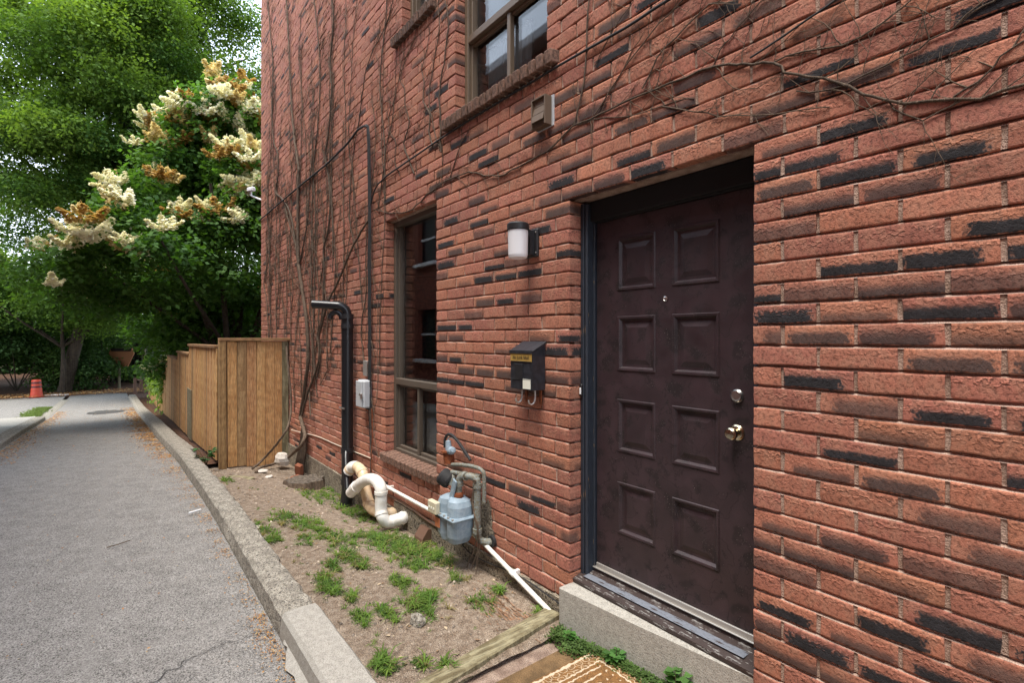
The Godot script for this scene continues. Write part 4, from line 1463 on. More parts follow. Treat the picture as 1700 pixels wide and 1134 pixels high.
func build_vines() -> void:
	vine("dead_vine", "thick forked grey vine trunk climbing left of the downspout", [
		[[Vector3(-7.075, 0.437, 0.03), Vector3(-6.963, 0.65, 0.03), Vector3(-6.854, 0.88, 0.03), Vector3(-6.722, 1.199, 0.03), Vector3(-6.748, 1.508, 0.03), Vector3(-6.827, 1.821, 0.03), Vector3(-6.991, 2.13, 0.03), Vector3(-7.161, 2.484, 0.03)], 0.028, 0.024],
		[[Vector3(-7.18, 2.487, 0.025), Vector3(-7.209, 2.915, 0.025), Vector3(-7.209, 3.357, 0.025), Vector3(-7.18, 3.751, 0.025), Vector3(-7.18, 3.8, 0.025), Vector3(-7.418, 4.382, 0.025), Vector3(-7.574, 5.021, 0.025), Vector3(-7.67, 5.696, 0.025), Vector3(-7.802, 6.403, 0.025), Vector3(-7.869, 6.702, 0.025)], 0.022, 0.012],
		[[Vector3(-7.198, 2.489, 0.02), Vector3(-6.972, 2.742, 0.02), Vector3(-6.783, 3.073, 0.02), Vector3(-6.73, 3.449, 0.02), Vector3(-6.602, 3.792, 0.02), Vector3(-6.653, 4.113, 0.02)], 0.013, 0.006],
		[[Vector3(-7.257, 2.554, 0.02), Vector3(-7.594, 3.227, 0.02), Vector3(-8.062, 3.567, 0.02), Vector3(-8.465, 3.776, 0.02), Vector3(-8.314, 4, 0.02), Vector3(-8.352, 4.333, 0.02), Vector3(-8.581, 4.57, 0.02), Vector3(-8.699, 4.99, 0.02), Vector3(-8.66, 5.845, 0.02), Vector3(-8.821, 6.389, 0.02), Vector3(-8.987, 7.03, 0.02)], 0.014, 0.008],
		[[Vector3(-8.027, 3.56, 0.02), Vector3(-7.756, 3.205, 0.02), Vector3(-7.438, 2.852, 0.02), Vector3(-7.257, 2.595, 0.02)], 0.01, 0.009]], 0.16, 0.34, 301)
	vine("dead_vine", "thin vine rising past the black cable, second from the trunk", [
		[[Vector3(-6.515, 0.532, 0.06), Vector3(-6.704, 0.868, 0.02), Vector3(-6.527, 1.01, 0.02), Vector3(-6.577, 1.508, 0.02), Vector3(-6.527, 1.809, 0.02), Vector3(-6.503, 2.41, 0.02), Vector3(-6.478, 3.007, 0.02), Vector3(-6.552, 3.634, 0.02), Vector3(-6.357, 4.188, 0.02), Vector3(-6.31, 4.892, 0.02), Vector3(-6.527, 5.733, 0.02), Vector3(-6.577, 5.987, 0.02)], 0.011, 0.007]], 0.15, 0.36, 302)
	vine("dead_vine", "dark twisted vine leaning from the trunk base towards the window corner", [
		[[Vector3(-6.909, 0.484, 0.06), Vector3(-6.722, 0.813, 0.03), Vector3(-6.493, 0.997, 0.03), Vector3(-6.278, 1.252, 0.03), Vector3(-6.278, 1.507, 0.03), Vector3(-6.095, 1.757, 0.03), Vector3(-5.879, 1.957, 0.03), Vector3(-5.577, 2.138, 0.03), Vector3(-5.211, 2.414, 0.03), Vector3(-4.928, 2.562, 0.03), Vector3(-4.742, 2.643, 0.03)], 0.017, 0.012],
		[[Vector3(-6.405, 1.01, 0.02), Vector3(-6.264, 1.288, 0.02), Vector3(-6.381, 1.544, 0.02), Vector3(-6.218, 1.725, 0.02), Vector3(-6.149, 2.082, 0.02), Vector3(-6.127, 2.353, 0.02), Vector3(-6.149, 2.564, 0.02), Vector3(-5.974, 2.786, 0.02), Vector3(-5.91, 3.081, 0.02), Vector3(-6.017, 3.492, 0.02), Vector3(-6.083, 3.652, 0.02), Vector3(-5.952, 3.959, 0.02), Vector3(-5.868, 4.36, 0.02), Vector3(-5.91, 4.718, 0.02), Vector3(-5.806, 5.098, 0.02), Vector3(-5.847, 5.374, 0.02), Vector3(-5.868, 5.593, 0.02)], 0.014, 0.009],
		[[Vector3(-6.31, 0.92, 0.02), Vector3(-5.974, 1.156, 0.02), Vector3(-5.868, 1.334, 0.02)], 0.007, 0.004]], 0.15, 0.36, 303)
	vine("dead_vine", "slender vines left of the high window, running up out of view", [
		[[Vector3(-5.131, 2.379, 0.015), Vector3(-5.304, 2.786, 0.015), Vector3(-5.269, 3.162, 0.015), Vector3(-5.165, 3.512, 0.015), Vector3(-5.015, 3.773, 0.015), Vector3(-4.95, 3.993, 0.015), Vector3(-4.779, 4.223, 0.015), Vector3(-4.382, 4.382, 0.015), Vector3(-4.227, 4.522, 0.015)], 0.007, 0.005],
		[[Vector3(-4.574, 2.705, 0.015), Vector3(-4.449, 3.016, 0.015), Vector3(-4.369, 3.272, 0.015), Vector3(-4.252, 3.453, 0.015), Vector3(-4.189, 3.646, 0.015), Vector3(-4.032, 3.847, 0.015), Vector3(-3.785, 3.991, 0.015)], 0.007, 0.004]], 0.13, 0.32, 304)
	vine("dead_vine", "weak straggling vines near the far left wall corner", [
		[[Vector3(-8.968, 1.51, 0.015), Vector3(-9.096, 2.108, 0.015), Vector3(-9.316, 2.425, 0.015), Vector3(-8.968, 2.789, 0.015), Vector3(-8.844, 3.26, 0.015), Vector3(-8.603, 3.694, 0.015)], 0.008, 0.005],
		[[Vector3(-8.336, 1.694, 0.015), Vector3(-8.226, 2.241, 0.015), Vector3(-8.299, 2.707, 0.015), Vector3(-8.048, 3.125, 0.015), Vector3(-7.71, 3.371, 0.015)], 0.006, 0.004]], 0.2, 0.3, 305)
	vine("dead_vine", "long woody vine snaking over the window and door to the right edge", [
		[[Vector3(-4.675, 2.737, 0.015), Vector3(-4.202, 2.61, 0.015), Vector3(-3.85, 2.582, 0.015), Vector3(-3.599, 2.642, 0.015), Vector3(-3.407, 2.668, 0.015), Vector3(-3.228, 2.679, 0.015), Vector3(-2.931, 2.65, 0.015), Vector3(-2.856, 2.607, 0.015), Vector3(-2.635, 2.546, 0.015), Vector3(-2.435, 2.555, 0.015), Vector3(-2.169, 2.577, 0.015), Vector3(-1.963, 2.644, 0.015), Vector3(-1.768, 2.641, 0.015), Vector3(-1.524, 2.647, 0.015), Vector3(-1.352, 2.636, 0.015), Vector3(-1.138, 2.62, 0.015), Vector3(-1.042, 2.587, 0.015)], 0.005, 0.0062],
		[[Vector3(-1.041, 2.586, 0.017), Vector3(-0.981, 2.562, 0.017), Vector3(-0.898, 2.534, 0.017), Vector3(-0.853, 2.483, 0.017), Vector3(-0.774, 2.425, 0.017), Vector3(-0.685, 2.376, 0.017), Vector3(-0.612, 2.311, 0.017), Vector3(-0.542, 2.259, 0.017), Vector3(-0.44, 2.221, 0.017), Vector3(-0.32, 2.189, 0.017), Vector3(-0.231, 2.186, 0.017), Vector3(-0.143, 2.185, 0.017)], 0.0062, 0.0055]], 0.075, 0.2, 306)
	vine("dead_vine", "pale vine standing upright beside the upper window sill", [
		[[Vector3(-1.947, 2.654, 0.018), Vector3(-1.902, 2.783, 0.018), Vector3(-1.866, 2.928, 0.018), Vector3(-1.858, 3.082, 0.018), Vector3(-1.845, 3.265, 0.018), Vector3(-1.84, 3.357, 0.018)], 0.0055, 0.0045]], 0.09, 0.14, 307)
	vine("dead_vine", "tangle of thin vines slanting up over the door to the top edge", [
		[[Vector3(-1.504, 2.671, 0.014), Vector3(-1.417, 2.78, 0.014), Vector3(-1.322, 2.831, 0.014), Vector3(-1.204, 2.873, 0.014), Vector3(-1.122, 2.885, 0.014), Vector3(-1.058, 2.9, 0.014)], 0.0045, 0.0035],
		[[Vector3(-1.806, 2.655, 0.014), Vector3(-1.704, 2.74, 0.014), Vector3(-1.59, 2.826, 0.014), Vector3(-1.467, 2.899, 0.014), Vector3(-1.353, 2.953, 0.014), Vector3(-1.291, 2.974, 0.014), Vector3(-1.233, 2.995, 0.014)], 0.004, 0.003],
		[[Vector3(-1.149, 2.62, 0.014), Vector3(-1.109, 2.682, 0.014), Vector3(-1.071, 2.713, 0.014), Vector3(-0.996, 2.76, 0.014), Vector3(-0.945, 2.792, 0.014)], 0.003, 0.0025],
		[[Vector3(-1.806, 2.903, 0.014), Vector3(-1.704, 3.011, 0.014), Vector3(-1.627, 3.078, 0.014), Vector3(-1.554, 3.113, 0.014)], 0.003, 0.0025]], 0.07, 0.2, 308)
	vine("dead_vine", "thin pale vines drooping below the long vine, over the door head", [
		[[Vector3(-1.928, 2.642, 0.014), Vector3(-1.744, 2.615, 0.014), Vector3(-1.518, 2.56, 0.014), Vector3(-1.322, 2.544, 0.014), Vector3(-1.233, 2.524, 0.014)], 0.0035, 0.0025],
		[[Vector3(-1.391, 2.548, 0.014), Vector3(-1.233, 2.47, 0.014), Vector3(-1.122, 2.409, 0.014), Vector3(-0.973, 2.364, 0.014), Vector3(-0.818, 2.323, 0.014), Vector3(-0.71, 2.301, 0.014)], 0.004, 0.0025]], 0.08, 0.14, 309)
	vine("dead_vine", "thin vines crossing the bricks at the upper right", [
		[[Vector3(-0.818, 2.397, 0.014), Vector3(-0.71, 2.356, 0.014), Vector3(-0.611, 2.367, 0.014), Vector3(-0.497, 2.386, 0.014), Vector3(-0.43, 2.397, 0.014), Vector3(-0.341, 2.435, 0.014), Vector3(-0.291, 2.447, 0.014), Vector3(-0.242, 2.462, 0.014)], 0.0035, 0.0028],
		[[Vector3(-0.538, 2.255, 0.014), Vector3(-0.505, 2.201, 0.014), Vector3(-0.449, 2.167, 0.014), Vector3(-0.388, 2.192, 0.014), Vector3(-0.341, 2.196, 0.014)], 0.0032, 0.0025],
		[[Vector3(-0.381, 2.211, 0.014), Vector3(-0.322, 2.237, 0.014), Vector3(-0.278, 2.289, 0.014), Vector3(-0.231, 2.317, 0.014), Vector3(-0.197, 2.349, 0.014)], 0.0035, 0.0025],
		[[Vector3(-0.9, 2.535, 0.014), Vector3(-0.798, 2.53, 0.014), Vector3(-0.664, 2.497, 0.014), Vector3(-0.561, 2.512, 0.014), Vector3(-0.497, 2.537, 0.014), Vector3(-0.467, 2.568, 0.014)], 0.004, 0.003]], 0.08, 0.2, 310)
	vine("dead_vine", "short thin vines hanging under the left end of the upper sill", [
		[[Vector3(-3.372, 2.65, 0.014), Vector3(-3.363, 2.877, 0.014), Vector3(-3.353, 2.989, 0.014)], 0.003, 0.0025],
		[[Vector3(-3.256, 2.681, 0.014), Vector3(-3.162, 2.812, 0.014), Vector3(-3.088, 2.907, 0.014), Vector3(-3.001, 2.953, 0.014)], 0.004, 0.003],
		[[Vector3(-3.787, 2.798, 0.014), Vector3(-3.787, 2.972, 0.014), Vector3(-3.83, 3.185, 0.014), Vector3(-3.682, 3.26, 0.014)], 0.003, 0.002]], 0.06, 0.13, 311)
	vine("dead_vine", "straw coloured tendrils wound round the cable bundle above the grey box", [
		[[Vector3(-4.596, 0.762, 0.03), Vector3(-4.712, 1.039, 0.03), Vector3(-4.596, 1.277, 0.03), Vector3(-4.742, 1.623, 0.03), Vector3(-4.61, 1.965, 0.03), Vector3(-4.683, 2.318, 0.03), Vector3(-4.596, 2.593, 0.03)], 0.004, 0.003],
		[[Vector3(-4.464, 0.389, 0.05), Vector3(-4.624, 0.701, 0.03), Vector3(-4.511, 1.054, 0.03), Vector3(-4.539, 1.506, 0.03), Vector3(-4.483, 2.011, 0.03)], 0.004, 0.003]], 0.05, 0.12, 312)
	var q := RandomNumberGenerator.new()
	q.seed = 404
	var group := [["fine brown vines climbing high between the trunk and the corner", -9.2, -7.4], ["fine brown vines above the black cable, over the trunk", -7.4, -6.0], ["fine brown vines above the grey box and window", -6.0, -4.3], ["fine brown vines between the high window and upper window", -4.2, -3.3]]
	for k in group.size():
		var stems := []
		for j in [12, 10, 9, 5][k]:
			var x: float = q.randf_range(group[k][1], group[k][2])
			var y0: float = q.randf_range(1.2, 3.2) if x > -6.0 else q.randf_range(0.4, 2.8)
			if x > -4.4:
				y0 = q.randf_range(2.75, 3.1)
			var y1: float = minf(7.2, y0 + q.randf_range(1.6, 4.6))
			if x > -4.3:
				y1 = minf(y1, 3.95 if x < -3.5 else 4.6)
			var path := []
			var n := 7
			for m in n + 1:
				path.append(Vector3(x, lerpf(y0, y1, float(m) / n), 0.012))
				x += q.randf_range(-0.12, 0.14)
			stems.append([path, q.randf_range(0.005, 0.009), 0.003])
		vine("dead_vine", group[k][0], stems, 0.14, 0.34, 700 + k)
	# fallen branches at the trunk's foot
	var fb := MB.new()
	fb.tube(wavy([Vector3(-7.038, 0.443, 0.04), Vector3(-6.8, 0.303, 0.06), Vector3(-6.63, 0.234, 0.1), Vector3(-6.714, 0.105, 0.15), Vector3(-7.47, -0.2, 0.154), Vector3(-7.239, -0.19, 0.454), Vector3(-6.93, -0.18, 0.6)], 0.05, 0.012, 5), 0.024, 0.016, 8, true)
	tag(made("fallen_branch", fb, M.bark), "bare curved branch lying from the vine trunk to the fence foot", "branch")
	var fb2 := MB.new()
	fb2.tube(wavy([Vector3(-7.135, -0.17, 0.595), Vector3(-7.355, -0.1, 0.407), Vector3(-6.683, 0.257, 0.364), Vector3(-6.677, 0.435, 0.274), Vector3(-6.764, 0.685, 0.224), Vector3(-6.783, 1.058, 0.248), Vector3(-6.855, 1.393, 0.259)], 0.06, 0.01, 9), 0.016, 0.012, 8, true)
	tag(made("fallen_branch", fb2, M.bark), "long branch leaning up the grey fence post beside the wall", "branch")
	var rt := MB.new()
	for k in 7:
		var x := -7.05 + 0.05 * k
		rt.tube(wavy([Vector3(x + 0.02, -0.34, 0.1 + 0.02 * (k % 3)), Vector3(x - 0.02, -0.1, 0.07), Vector3(x + 0.05 - 0.01 * k, 0.12, 0.05), Vector3(-6.92 + 0.012 * k, 0.36, 0.04)], 0.06, 0.02, k * 7), 0.018, 0.014, 7, false, Color(0.5, 0.47, 0.44))
	tag(made("vine_roots", rt, M.bark), "dark bundle of vine roots in the corner of fence and wall", "roots")


func cable(called: String, label: String, path: Array, r: float, m: Material, cat := "cable", sag := 0.006) -> void:
	var b := MB.new()
	b.tube(wavy(path, 0.12, sag, called.length() + path.size()), r, r, 7)
	tag(made(called, b, m), label, cat)


func build_services() -> void:
	cable("black_cable", "black cable running level from the far corner to the tall conduit", [Vector3(-9.6, 3.535, 0.02), Vector3(-8.2, 3.53, 0.03), Vector3(-7.0, 3.54, 0.025), Vector3(-6.0, 3.53, 0.03), Vector3(-5.3, 3.56, 0.035), Vector3(-5.0, 3.6, 0.04), Vector3(-4.8, 3.58, 0.04)], 0.011, M.rubber)
	cable("black_cable", "thin black cable passing behind the upper sill to the right edge", [Vector3(-4.7, 2.75, 0.03), Vector3(-4.6, 2.9, 0.03), Vector3(-4.4, 2.97, 0.02), Vector3(-3.8, 3.0, 0.016), Vector3(-3.2, 3.02, 0.014), Vector3(-2.6, 3.02, 0.014), Vector3(-2.0, 3.015, 0.014), Vector3(-1.6, 3.0, 0.014), Vector3(-1.2, 3.01, 0.014), Vector3(0.5, 3.0, 0.014)], 0.007, M.rubber, "cable", 0.002)
	cable("dark_cable", "dark cable lying along a joint above the door towards the right", [Vector3(-0.986, 2.589, 0.012), Vector3(-0.861, 2.615, 0.012), Vector3(-0.72, 2.649, 0.012), Vector3(-0.664, 2.665, 0.012)], 0.004, M.rubber, "cable", 0.002)
	var c := thing("cable_bundle", "bundle of black cables dropping down the wall to the grey box", "cables")
	for k in 4:
		var b := MB.new()
		var x := -4.74 + 0.017 * k
		b.tube(wavy([Vector3(-4.82 + 0.01 * k, 3.575, 0.04), Vector3(-4.755 + 0.008 * k, 3.56, 0.045), Vector3(x, 3.45, 0.04), Vector3(x + 0.005, 2.8, 0.03), Vector3(x - 0.005, 2.2, 0.03), Vector3(x + 0.006, 1.5, 0.03), Vector3(x, 1.0, 0.03), Vector3(x + 0.02 * k - 0.04, 0.8, 0.03)], 0.1, 0.012, k * 13), 0.008 if k < 2 else 0.0055, -1.0, 7)
		made("cable", b, M.rubber, c)
	for k in 4:
		var b := MB.new()
		var x := -4.7 + 0.02 * k
		b.tube(wavy([Vector3(x - 0.03, 0.82, 0.03), Vector3(x - 0.02 + 0.02 * (k % 2), 0.6, 0.03), Vector3(x + 0.03 - 0.015 * k, 0.35, 0.035), Vector3(x + 0.02, 0.12, 0.035)], 0.06, 0.016, k * 29 + 5), 0.005, -1.0, 6)
		made("cable", b, [M.rubber, M.bark, M.rubber, M.rust][k], c)
	cable("white_wire", "thin cream wire strung along the wall behind the downspout", [Vector3(-7.523, 0.204, 0.03), Vector3(-7.092, 0.231, 0.01), Vector3(-6.397, 0.281, 0.008), Vector3(-5.641, 0.297, 0.008), Vector3(-5.033, 0.319, 0.008), Vector3(-4.702, 0.327, 0.01)], 0.0055, M.cream_wire, "wire", 0.003)
	cable("brown_cable", "brown cable running just above the foundation behind the white pipes", [Vector3(-4.411, 0.072, 0.02), Vector3(-3.998, 0.084, 0.02), Vector3(-3.667, 0.063, 0.022), Vector3(-3.45, 0.053, 0.022), Vector3(-3.203, 0.074, 0.03)], 0.011, M.brown_hood)
	cable("ground_wire", "thin black wire drooping from the gas meter to the doorstep", [Vector3(-2.841, 0.205, 0.05), Vector3(-3.007, 0.05, 0.05), Vector3(-2.798, 0.012, 0.03), Vector3(-2.476, 0.048, 0.025), Vector3(-2.241, 0.047, 0.03), Vector3(-2.016, 0.049, 0.05)], 0.004, M.rubber, "wire", 0.004)
	# white conduit
	var w := thing("white_conduit", "white plastic conduit running low along the wall to the doorstep", "pipe")
	var p := MB.new()
	p.tube([Vector3(-4.68, 0.16, 0.045), Vector3(-2.9, 0.168, 0.045), Vector3(-2.8, 0.155, 0.045), Vector3(-2.075, -0.035, 0.05)], 0.0145, -1.0, 14)
	made("pipe", p, M.white_plastic, w)
	for a in [[Vector3(-4.24, 0.161, 0.045), 0.0], [Vector3(-2.44, 0.06, 0.0475), -0.256]]:
		var k := MB.new()
		k.lathe([Vector2(0.0146, -0.02), Vector2(0.018, -0.02), Vector2(0.018, 0.02), Vector2(0.0146, 0.02)], 14, Transform3D(Basis(Vector3.BACK, PI / 2 + a[1]), a[0]))
		k.box(a[0] + Vector3(0, 0, -0.025), Vector3(0.022, 0.03, 0.05), 0.002)
		made("clip", k, M.white_plastic, w)
	# black downspout
	var d := thing("downspout", "thick black pipe standing against the brick wall", "pipe", Vector3(-5.164, 0, 0.085))
	var b := MB.new()
	b.tube([Vector3(0.02, -0.42, 0.03), Vector3(0.015, -0.2, 0.02), Vector3(0, -0.08, 0), Vector3(0, 1.74, 0)], 0.058, -1.0, 18)
	made("pipe", b, M.black_gloss, d)
	var e := MB.new()
	var bend := []
	for k in 9:
		var a := PI / 2 * k / 8.0
		bend.append(Vector3(0, 1.74, 0) + Vector3(-0.35, 0, 0.94).normalized() * 0.09 * (1.0 - cos(a)) + Vector3.UP * 0.09 * sin(a))
	var way := Vector3(-0.6, 0.06, 0.8).normalized()
	for k in range(1, 6):
		bend.append(bend[8] + way * 0.052 * k)
	e.tube(bend, 0.044, 0.042, 16, false)
	made("elbow", e, M.black_gloss, d)
	var e2 := MB.new()
	var small := []
	for k in 9:
		var a := PI * 0.95 * k / 8.0
		small.append(Vector3(-0.02, 1.69, 0.05) + Vector3(-0.55, 0, 0.83).normalized() * 0.06 * (1.0 - cos(a)) + Vector3.UP * 0.075 * sin(a))
	e2.tube(small, 0.027, 0.027, 14, false)
	made("elbow", e2, M.black_gloss, d)
	for y in [1.72, 0.02, 0.34, 1.62]:
		var k := MB.new()
		k.lathe([Vector2(0.0585, -0.025), Vector2(0.064, -0.025), Vector2(0.064, 0.025), Vector2(0.0585, 0.025)], 18, Transform3D(Basis(), Vector3(0, y, 0)))
		made("coupling", k, M.black, d)
	var st := MB.new()
	st.box(Vector3(0, 0.78, 0.056), Vector3(0.13, 0.018, 0.012), 0.002)
	made("strap", st, M.steel, d)
	var br := MB.new()
	br.tube([Vector3(0.05, 0.33, 0.03), Vector3(0.1, 0.27, 0.05), Vector3(0.28, 0.02, 0.1)], 0.03, -1.0, 14)
	made("branch_pipe", br, M.black_gloss, d)
	# the two plastic vent pipes
	var v1 := thing("vent_pipe", "beige plastic vent pipe bending up out of the foundation", "pipe", Vector3.ZERO, "plastic vent pipes at the wall's foot")
	vent_pipe(v1, [Vector3(-4.197, -0.068, -0), Vector3(-4.178, -0.05, 0.06), Vector3(-4.32, -0.069, 0.1), Vector3(-4.463, -0.054, 0.12), Vector3(-4.549, 0.013, 0.12), Vector3(-4.607, 0.112, 0.12), Vector3(-4.652, 0.204, 0.12), Vector3(-4.758, 0.245, 0.12), Vector3(-4.89, 0.232, 0.13), Vector3(-4.951, 0.175, 0.15)], M.beige_plastic, [0.4, 0.72], M.white_plastic)
	var v2 := thing("vent_pipe", "white plastic vent pipe, double bent, its mouth turned down left", "pipe", Vector3.ZERO, "plastic vent pipes at the wall's foot")
	vent_pipe(v2, [Vector3(-3.982, -0.035, -0), Vector3(-3.959, -0.028, 0.05), Vector3(-4.005, -0.05, 0.1), Vector3(-4.017, -0.05, 0.16), Vector3(-4.024, -0.003, 0.2), Vector3(-4.049, 0.056, 0.2), Vector3(-4.049, 0.158, 0.2), Vector3(-4.061, 0.236, 0.2), Vector3(-4.163, 0.27, 0.2), Vector3(-4.322, 0.245, 0.2), Vector3(-4.495, 0.17, 0.21), Vector3(-4.695, 0.041, 0.22)], M.white_plastic, [0.42, 0.6])
	# brown dryer hood
	var h := MB.new()
	h.prism(PackedVector2Array([Vector2(0.0, 0.02), Vector2(0.05, 0.03), Vector2(0.1, -0.04), Vector2(0.12, -0.13), Vector2(0.09, -0.14), Vector2(0.0, -0.13)]), -0.065, 0.065, Transform3D(Basis(Vector3(0, 0, 1), Vector3.UP, Vector3(-1, 0, 0)), Vector3(-3.57, -0.02, 0.0)))
	tag(made("dryer_hood", h, M.brown_hood), "brown plastic hood low on the foundation beside the white pipe", "vent hood")
	# wall vent
	var v := thing("wall_vent", "tan louvred vent hood below the upper window", "vent", Vector3(-2.193, 2.792, 0))
	v.scale = Vector3(0.8, 0.88, 0.85)
	var vb := MB.new()
	vb.box(Vector3(0, 0, 0.028), Vector3(0.155, 0.19, 0.05), 0.004)
	made("hood", vb, M.tan, v)
	for k in 3:
		var s := MB.new()
		s.box(Vector3(0, 0.052 - 0.052 * k, 0.06), Vector3(0.125, 0.05, 0.006), 0.001, Transform3D(Basis(Vector3.RIGHT, -0.22), Vector3(0, 0, 0)))
		made("louvre", s, M.tan, v)
	var vf := MB.new()
	for s in [-1, 1]:
		vf.box(Vector3(s * 0.071, 0, 0.058), Vector3(0.012, 0.19, 0.024), 0.002)
	vf.box(Vector3(0, 0.09, 0.058), Vector3(0.13, 0.01, 0.024), 0.002)
	made("frame", vf, M.tan, v)
	var vp := MB.new()
	vp.box(Vector3(0.01, 0, 0.004), Vector3(0.175, 0.2, 0.012), 0.002)
	made("flange", vp, M.box_grey, v)
	# grey service box
	var j := thing("service_box", "light grey plastic service box under the cable bundle", "utility box", Vector3(-4.79, 0.955, 0))
	var jb := MB.new()
	jb.box(Vector3(0, 0, 0.05), Vector3(0.17, 0.27, 0.09), 0.014)
	made("case", jb, M.box_grey, j)
	var jl := MB.new()
	jl.box(Vector3(-0.01, 0, 0.1), Vector3(0.145, 0.25, 0.014), 0.005)
	made("lid", jl, M.box_grey, j)
	var jc := MB.new()
	jc.box(Vector3(0.06, 0.0, 0.112), Vector3(0.05, 0.024, 0.02), 0.004)
	jc.box(Vector3(0.075, -0.018, 0.112), Vector3(0.018, 0.05, 0.018), 0.004)
	made("latch", jc, M.steel, j)
	var j2 := thing("terminal_plate", "small grey terminal plate with screws above the service box", "utility box", Vector3(-4.83, 1.2, 0))
	var ja := MB.new()
	ja.box(Vector3(0, 0, 0.018), Vector3(0.09, 0.15, 0.03), 0.003)
	made("plate", ja, M.alu, j2)
	for k in 4:
		var s := MB.new()
		s.lathe([Vector2(0, 0), Vector2(0.009, 0), Vector2(0.009, 0.012), Vector2(0, 0.014)], 10, Transform3D(Basis(Vector3.RIGHT, PI / 2), Vector3(0.06, 0.045 - 0.03 * k, 0.02)))
		made("screw", s, M.steel, j2)
	# wall lamp
	var l := thing("wall_lamp", "black wall lamp with a white cylinder shade beside the door", "lamp", Vector3(-2.3, 2.06, 0))
	var lp := MB.new()
	lp.box(Vector3(0, 0.0, 0.011), Vector3(0.115, 0.165, 0.02), 0.006)
	made("back_plate", lp, M.black, l)
	for k in 2:
		var sc := MB.new()
		sc.lathe([Vector2(0, 0), Vector2(0.005, 0), Vector2(0.004, 0.003), Vector2(0, 0.0035)], 10, Transform3D(Basis(Vector3.RIGHT, PI / 2), Vector3(0.044, 0.06 - 0.12 * k, 0.021)))
		made("screw", sc, M.steel, l)
	var la := MB.new()
	la.prism(PackedVector2Array([Vector2(0.02, 0.065), Vector2(0.1, 0.085), Vector2(0.1, 0.06), Vector2(0.055, 0.03), Vector2(0.05, -0.07), Vector2(0.02, -0.075)]), -0.03, 0.03, Transform3D(Basis(Vector3(0, 0, 1), Vector3.UP, Vector3(-1, 0, 0)), Vector3.ZERO))
	made("arm", la, M.black, l)
	var lc := MB.new()
	lc.lathe([Vector2(0.0, 0.062), Vector2(0.062, 0.062), Vector2(0.064, 0.068), Vector2(0.064, 0.098), Vector2(0.056, 0.106), Vector2(0.0, 0.108)], 28, Transform3D(Basis(), Vector3(0, 0, 0.118)))
	made("cap", lc, M.black, l)
	var lg := MB.new()
	lg.lathe([Vector2(0.0, -0.098), Vector2(0.046, -0.098), Vector2(0.053, -0.094), Vector2(0.0565, -0.08), Vector2(0.059, 0.062)], 28, Transform3D(Basis(), Vector3(0, 0, 0.118)))
	made("shade", lg, M.frost, l)
	# mailbox
	var m := thing("mailbox", "black metal mailbox with a gold lettered label, left of the door", "mailbox", Vector3(-2.292, 1.2, 0))
	var mb := MB.new()
	var prof := PackedVector2Array([Vector2(0.004, 0.0), Vector2(0.1, 0.0), Vector2(0.1, 0.222), Vector2(0.004, 0.272)])
	mb.prism(prof, -0.1, 0.1, Transform3D(Basis(Vector3(0, 0, 1), Vector3.UP, Vector3(-1, 0, 0)), Vector3.ZERO))
	made("body", mb, M.mail_black, m)
	var ml := MB.new()
	ml.box(Vector3(0, 0, 0.056), Vector3(0.212, 0.006, 0.118), 0.002, Transform3D(Basis(Vector3.RIGHT, 0.48), Vector3(0, 0.2765, 0.0)))
	ml.box(Vector3(0, 0.218, 0.1055), Vector3(0.212, 0.02, 0.004), 0.001)
	made("lid", ml, M.mail_black, m)
	var mp := MB.new()
	mp.box(Vector3(-0.02, 0.105, 0.1025), Vector3(0.076, 0.085, 0.004), 0.001)
	mp.box(Vector3(0.0, 0.163, 0.1025), Vector3(0.19, 0.004, 0.004), 0.001)
	mp.box(Vector3(0.0, 0.058, 0.1022), Vector3(0.18, 0.004, 0.003), 0.001)
	made("flap", mp, M.black, m)
	var lb := MB.new()
	lb.box(Vector3(0, 0.185, 0.1025), Vector3(0.196, 0.046, 0.003), 0.001)
	made("label_strip", lb, M.gold_label, m)
	var tm := TextMesh.new()
	tm.text = "No Junk Mail"
	var font := SystemFont.new()
	font.font_names = PackedStringArray(["Droid Sans"])
	tm.font = font
	tm.font_size = 40
	tm.pixel_size = 0.027 / 40.0
	tm.depth = 0.001
	obj("lettering", tm, M.black, m, Vector3(0, 0.185, 0.1048))
	var sk := MB.new()
	sk.box(Vector3(0.052, 0.034, 0.1025), Vector3(0.068, 0.056, 0.002))
	made("sticker", sk, M.paper, m)
	for s in [-0.055, 0.065]:
		var hk := MB.new()
		hk.tube([Vector3(s, 0.0, 0.05), Vector3(s, -0.05, 0.05), Vector3(s, -0.075, 0.058), Vector3(s - 0.004, -0.085, 0.075), Vector3(s - 0.006, -0.075, 0.09), Vector3(s - 0.006, -0.058, 0.094)], 0.006, 0.0045, 8)
		made("hook", hk, M.alu, m)
	var bk := MB.new()
	for s in [-0.06, 0.07]:
		bk.box(Vector3(s, -0.04, 0.012), Vector3(0.018, 0.09, 0.008), 0.001)
	made("bracket", bk, M.rust, m)
	build_meter()
	# a small white camera on the far corner
	var cm := thing("security_camera", "small white camera on a bracket at the wall's far corner", "camera", Vector3(-10.595, 4.197, -0.062))
	var ca := MB.new()
	ca.tube([Vector3(0.18, -0.1, -0.12), Vector3(-0.02, -0.01, 0.0), Vector3(-0.05, 0.02, 0.02), Vector3(-0.05, 0.09, 0.02)], 0.018, -1.0, 8)
	made("bracket", ca, M.white_paint, cm)
	var cb := MB.new()
	cb.box(Vector3(0, 0.11, 0.03), Vector3(0.17, 0.08, 0.08), 0.015, Transform3D(Basis(Vector3.UP, 0.4)))
	made("body", cb, M.white_paint, cm)


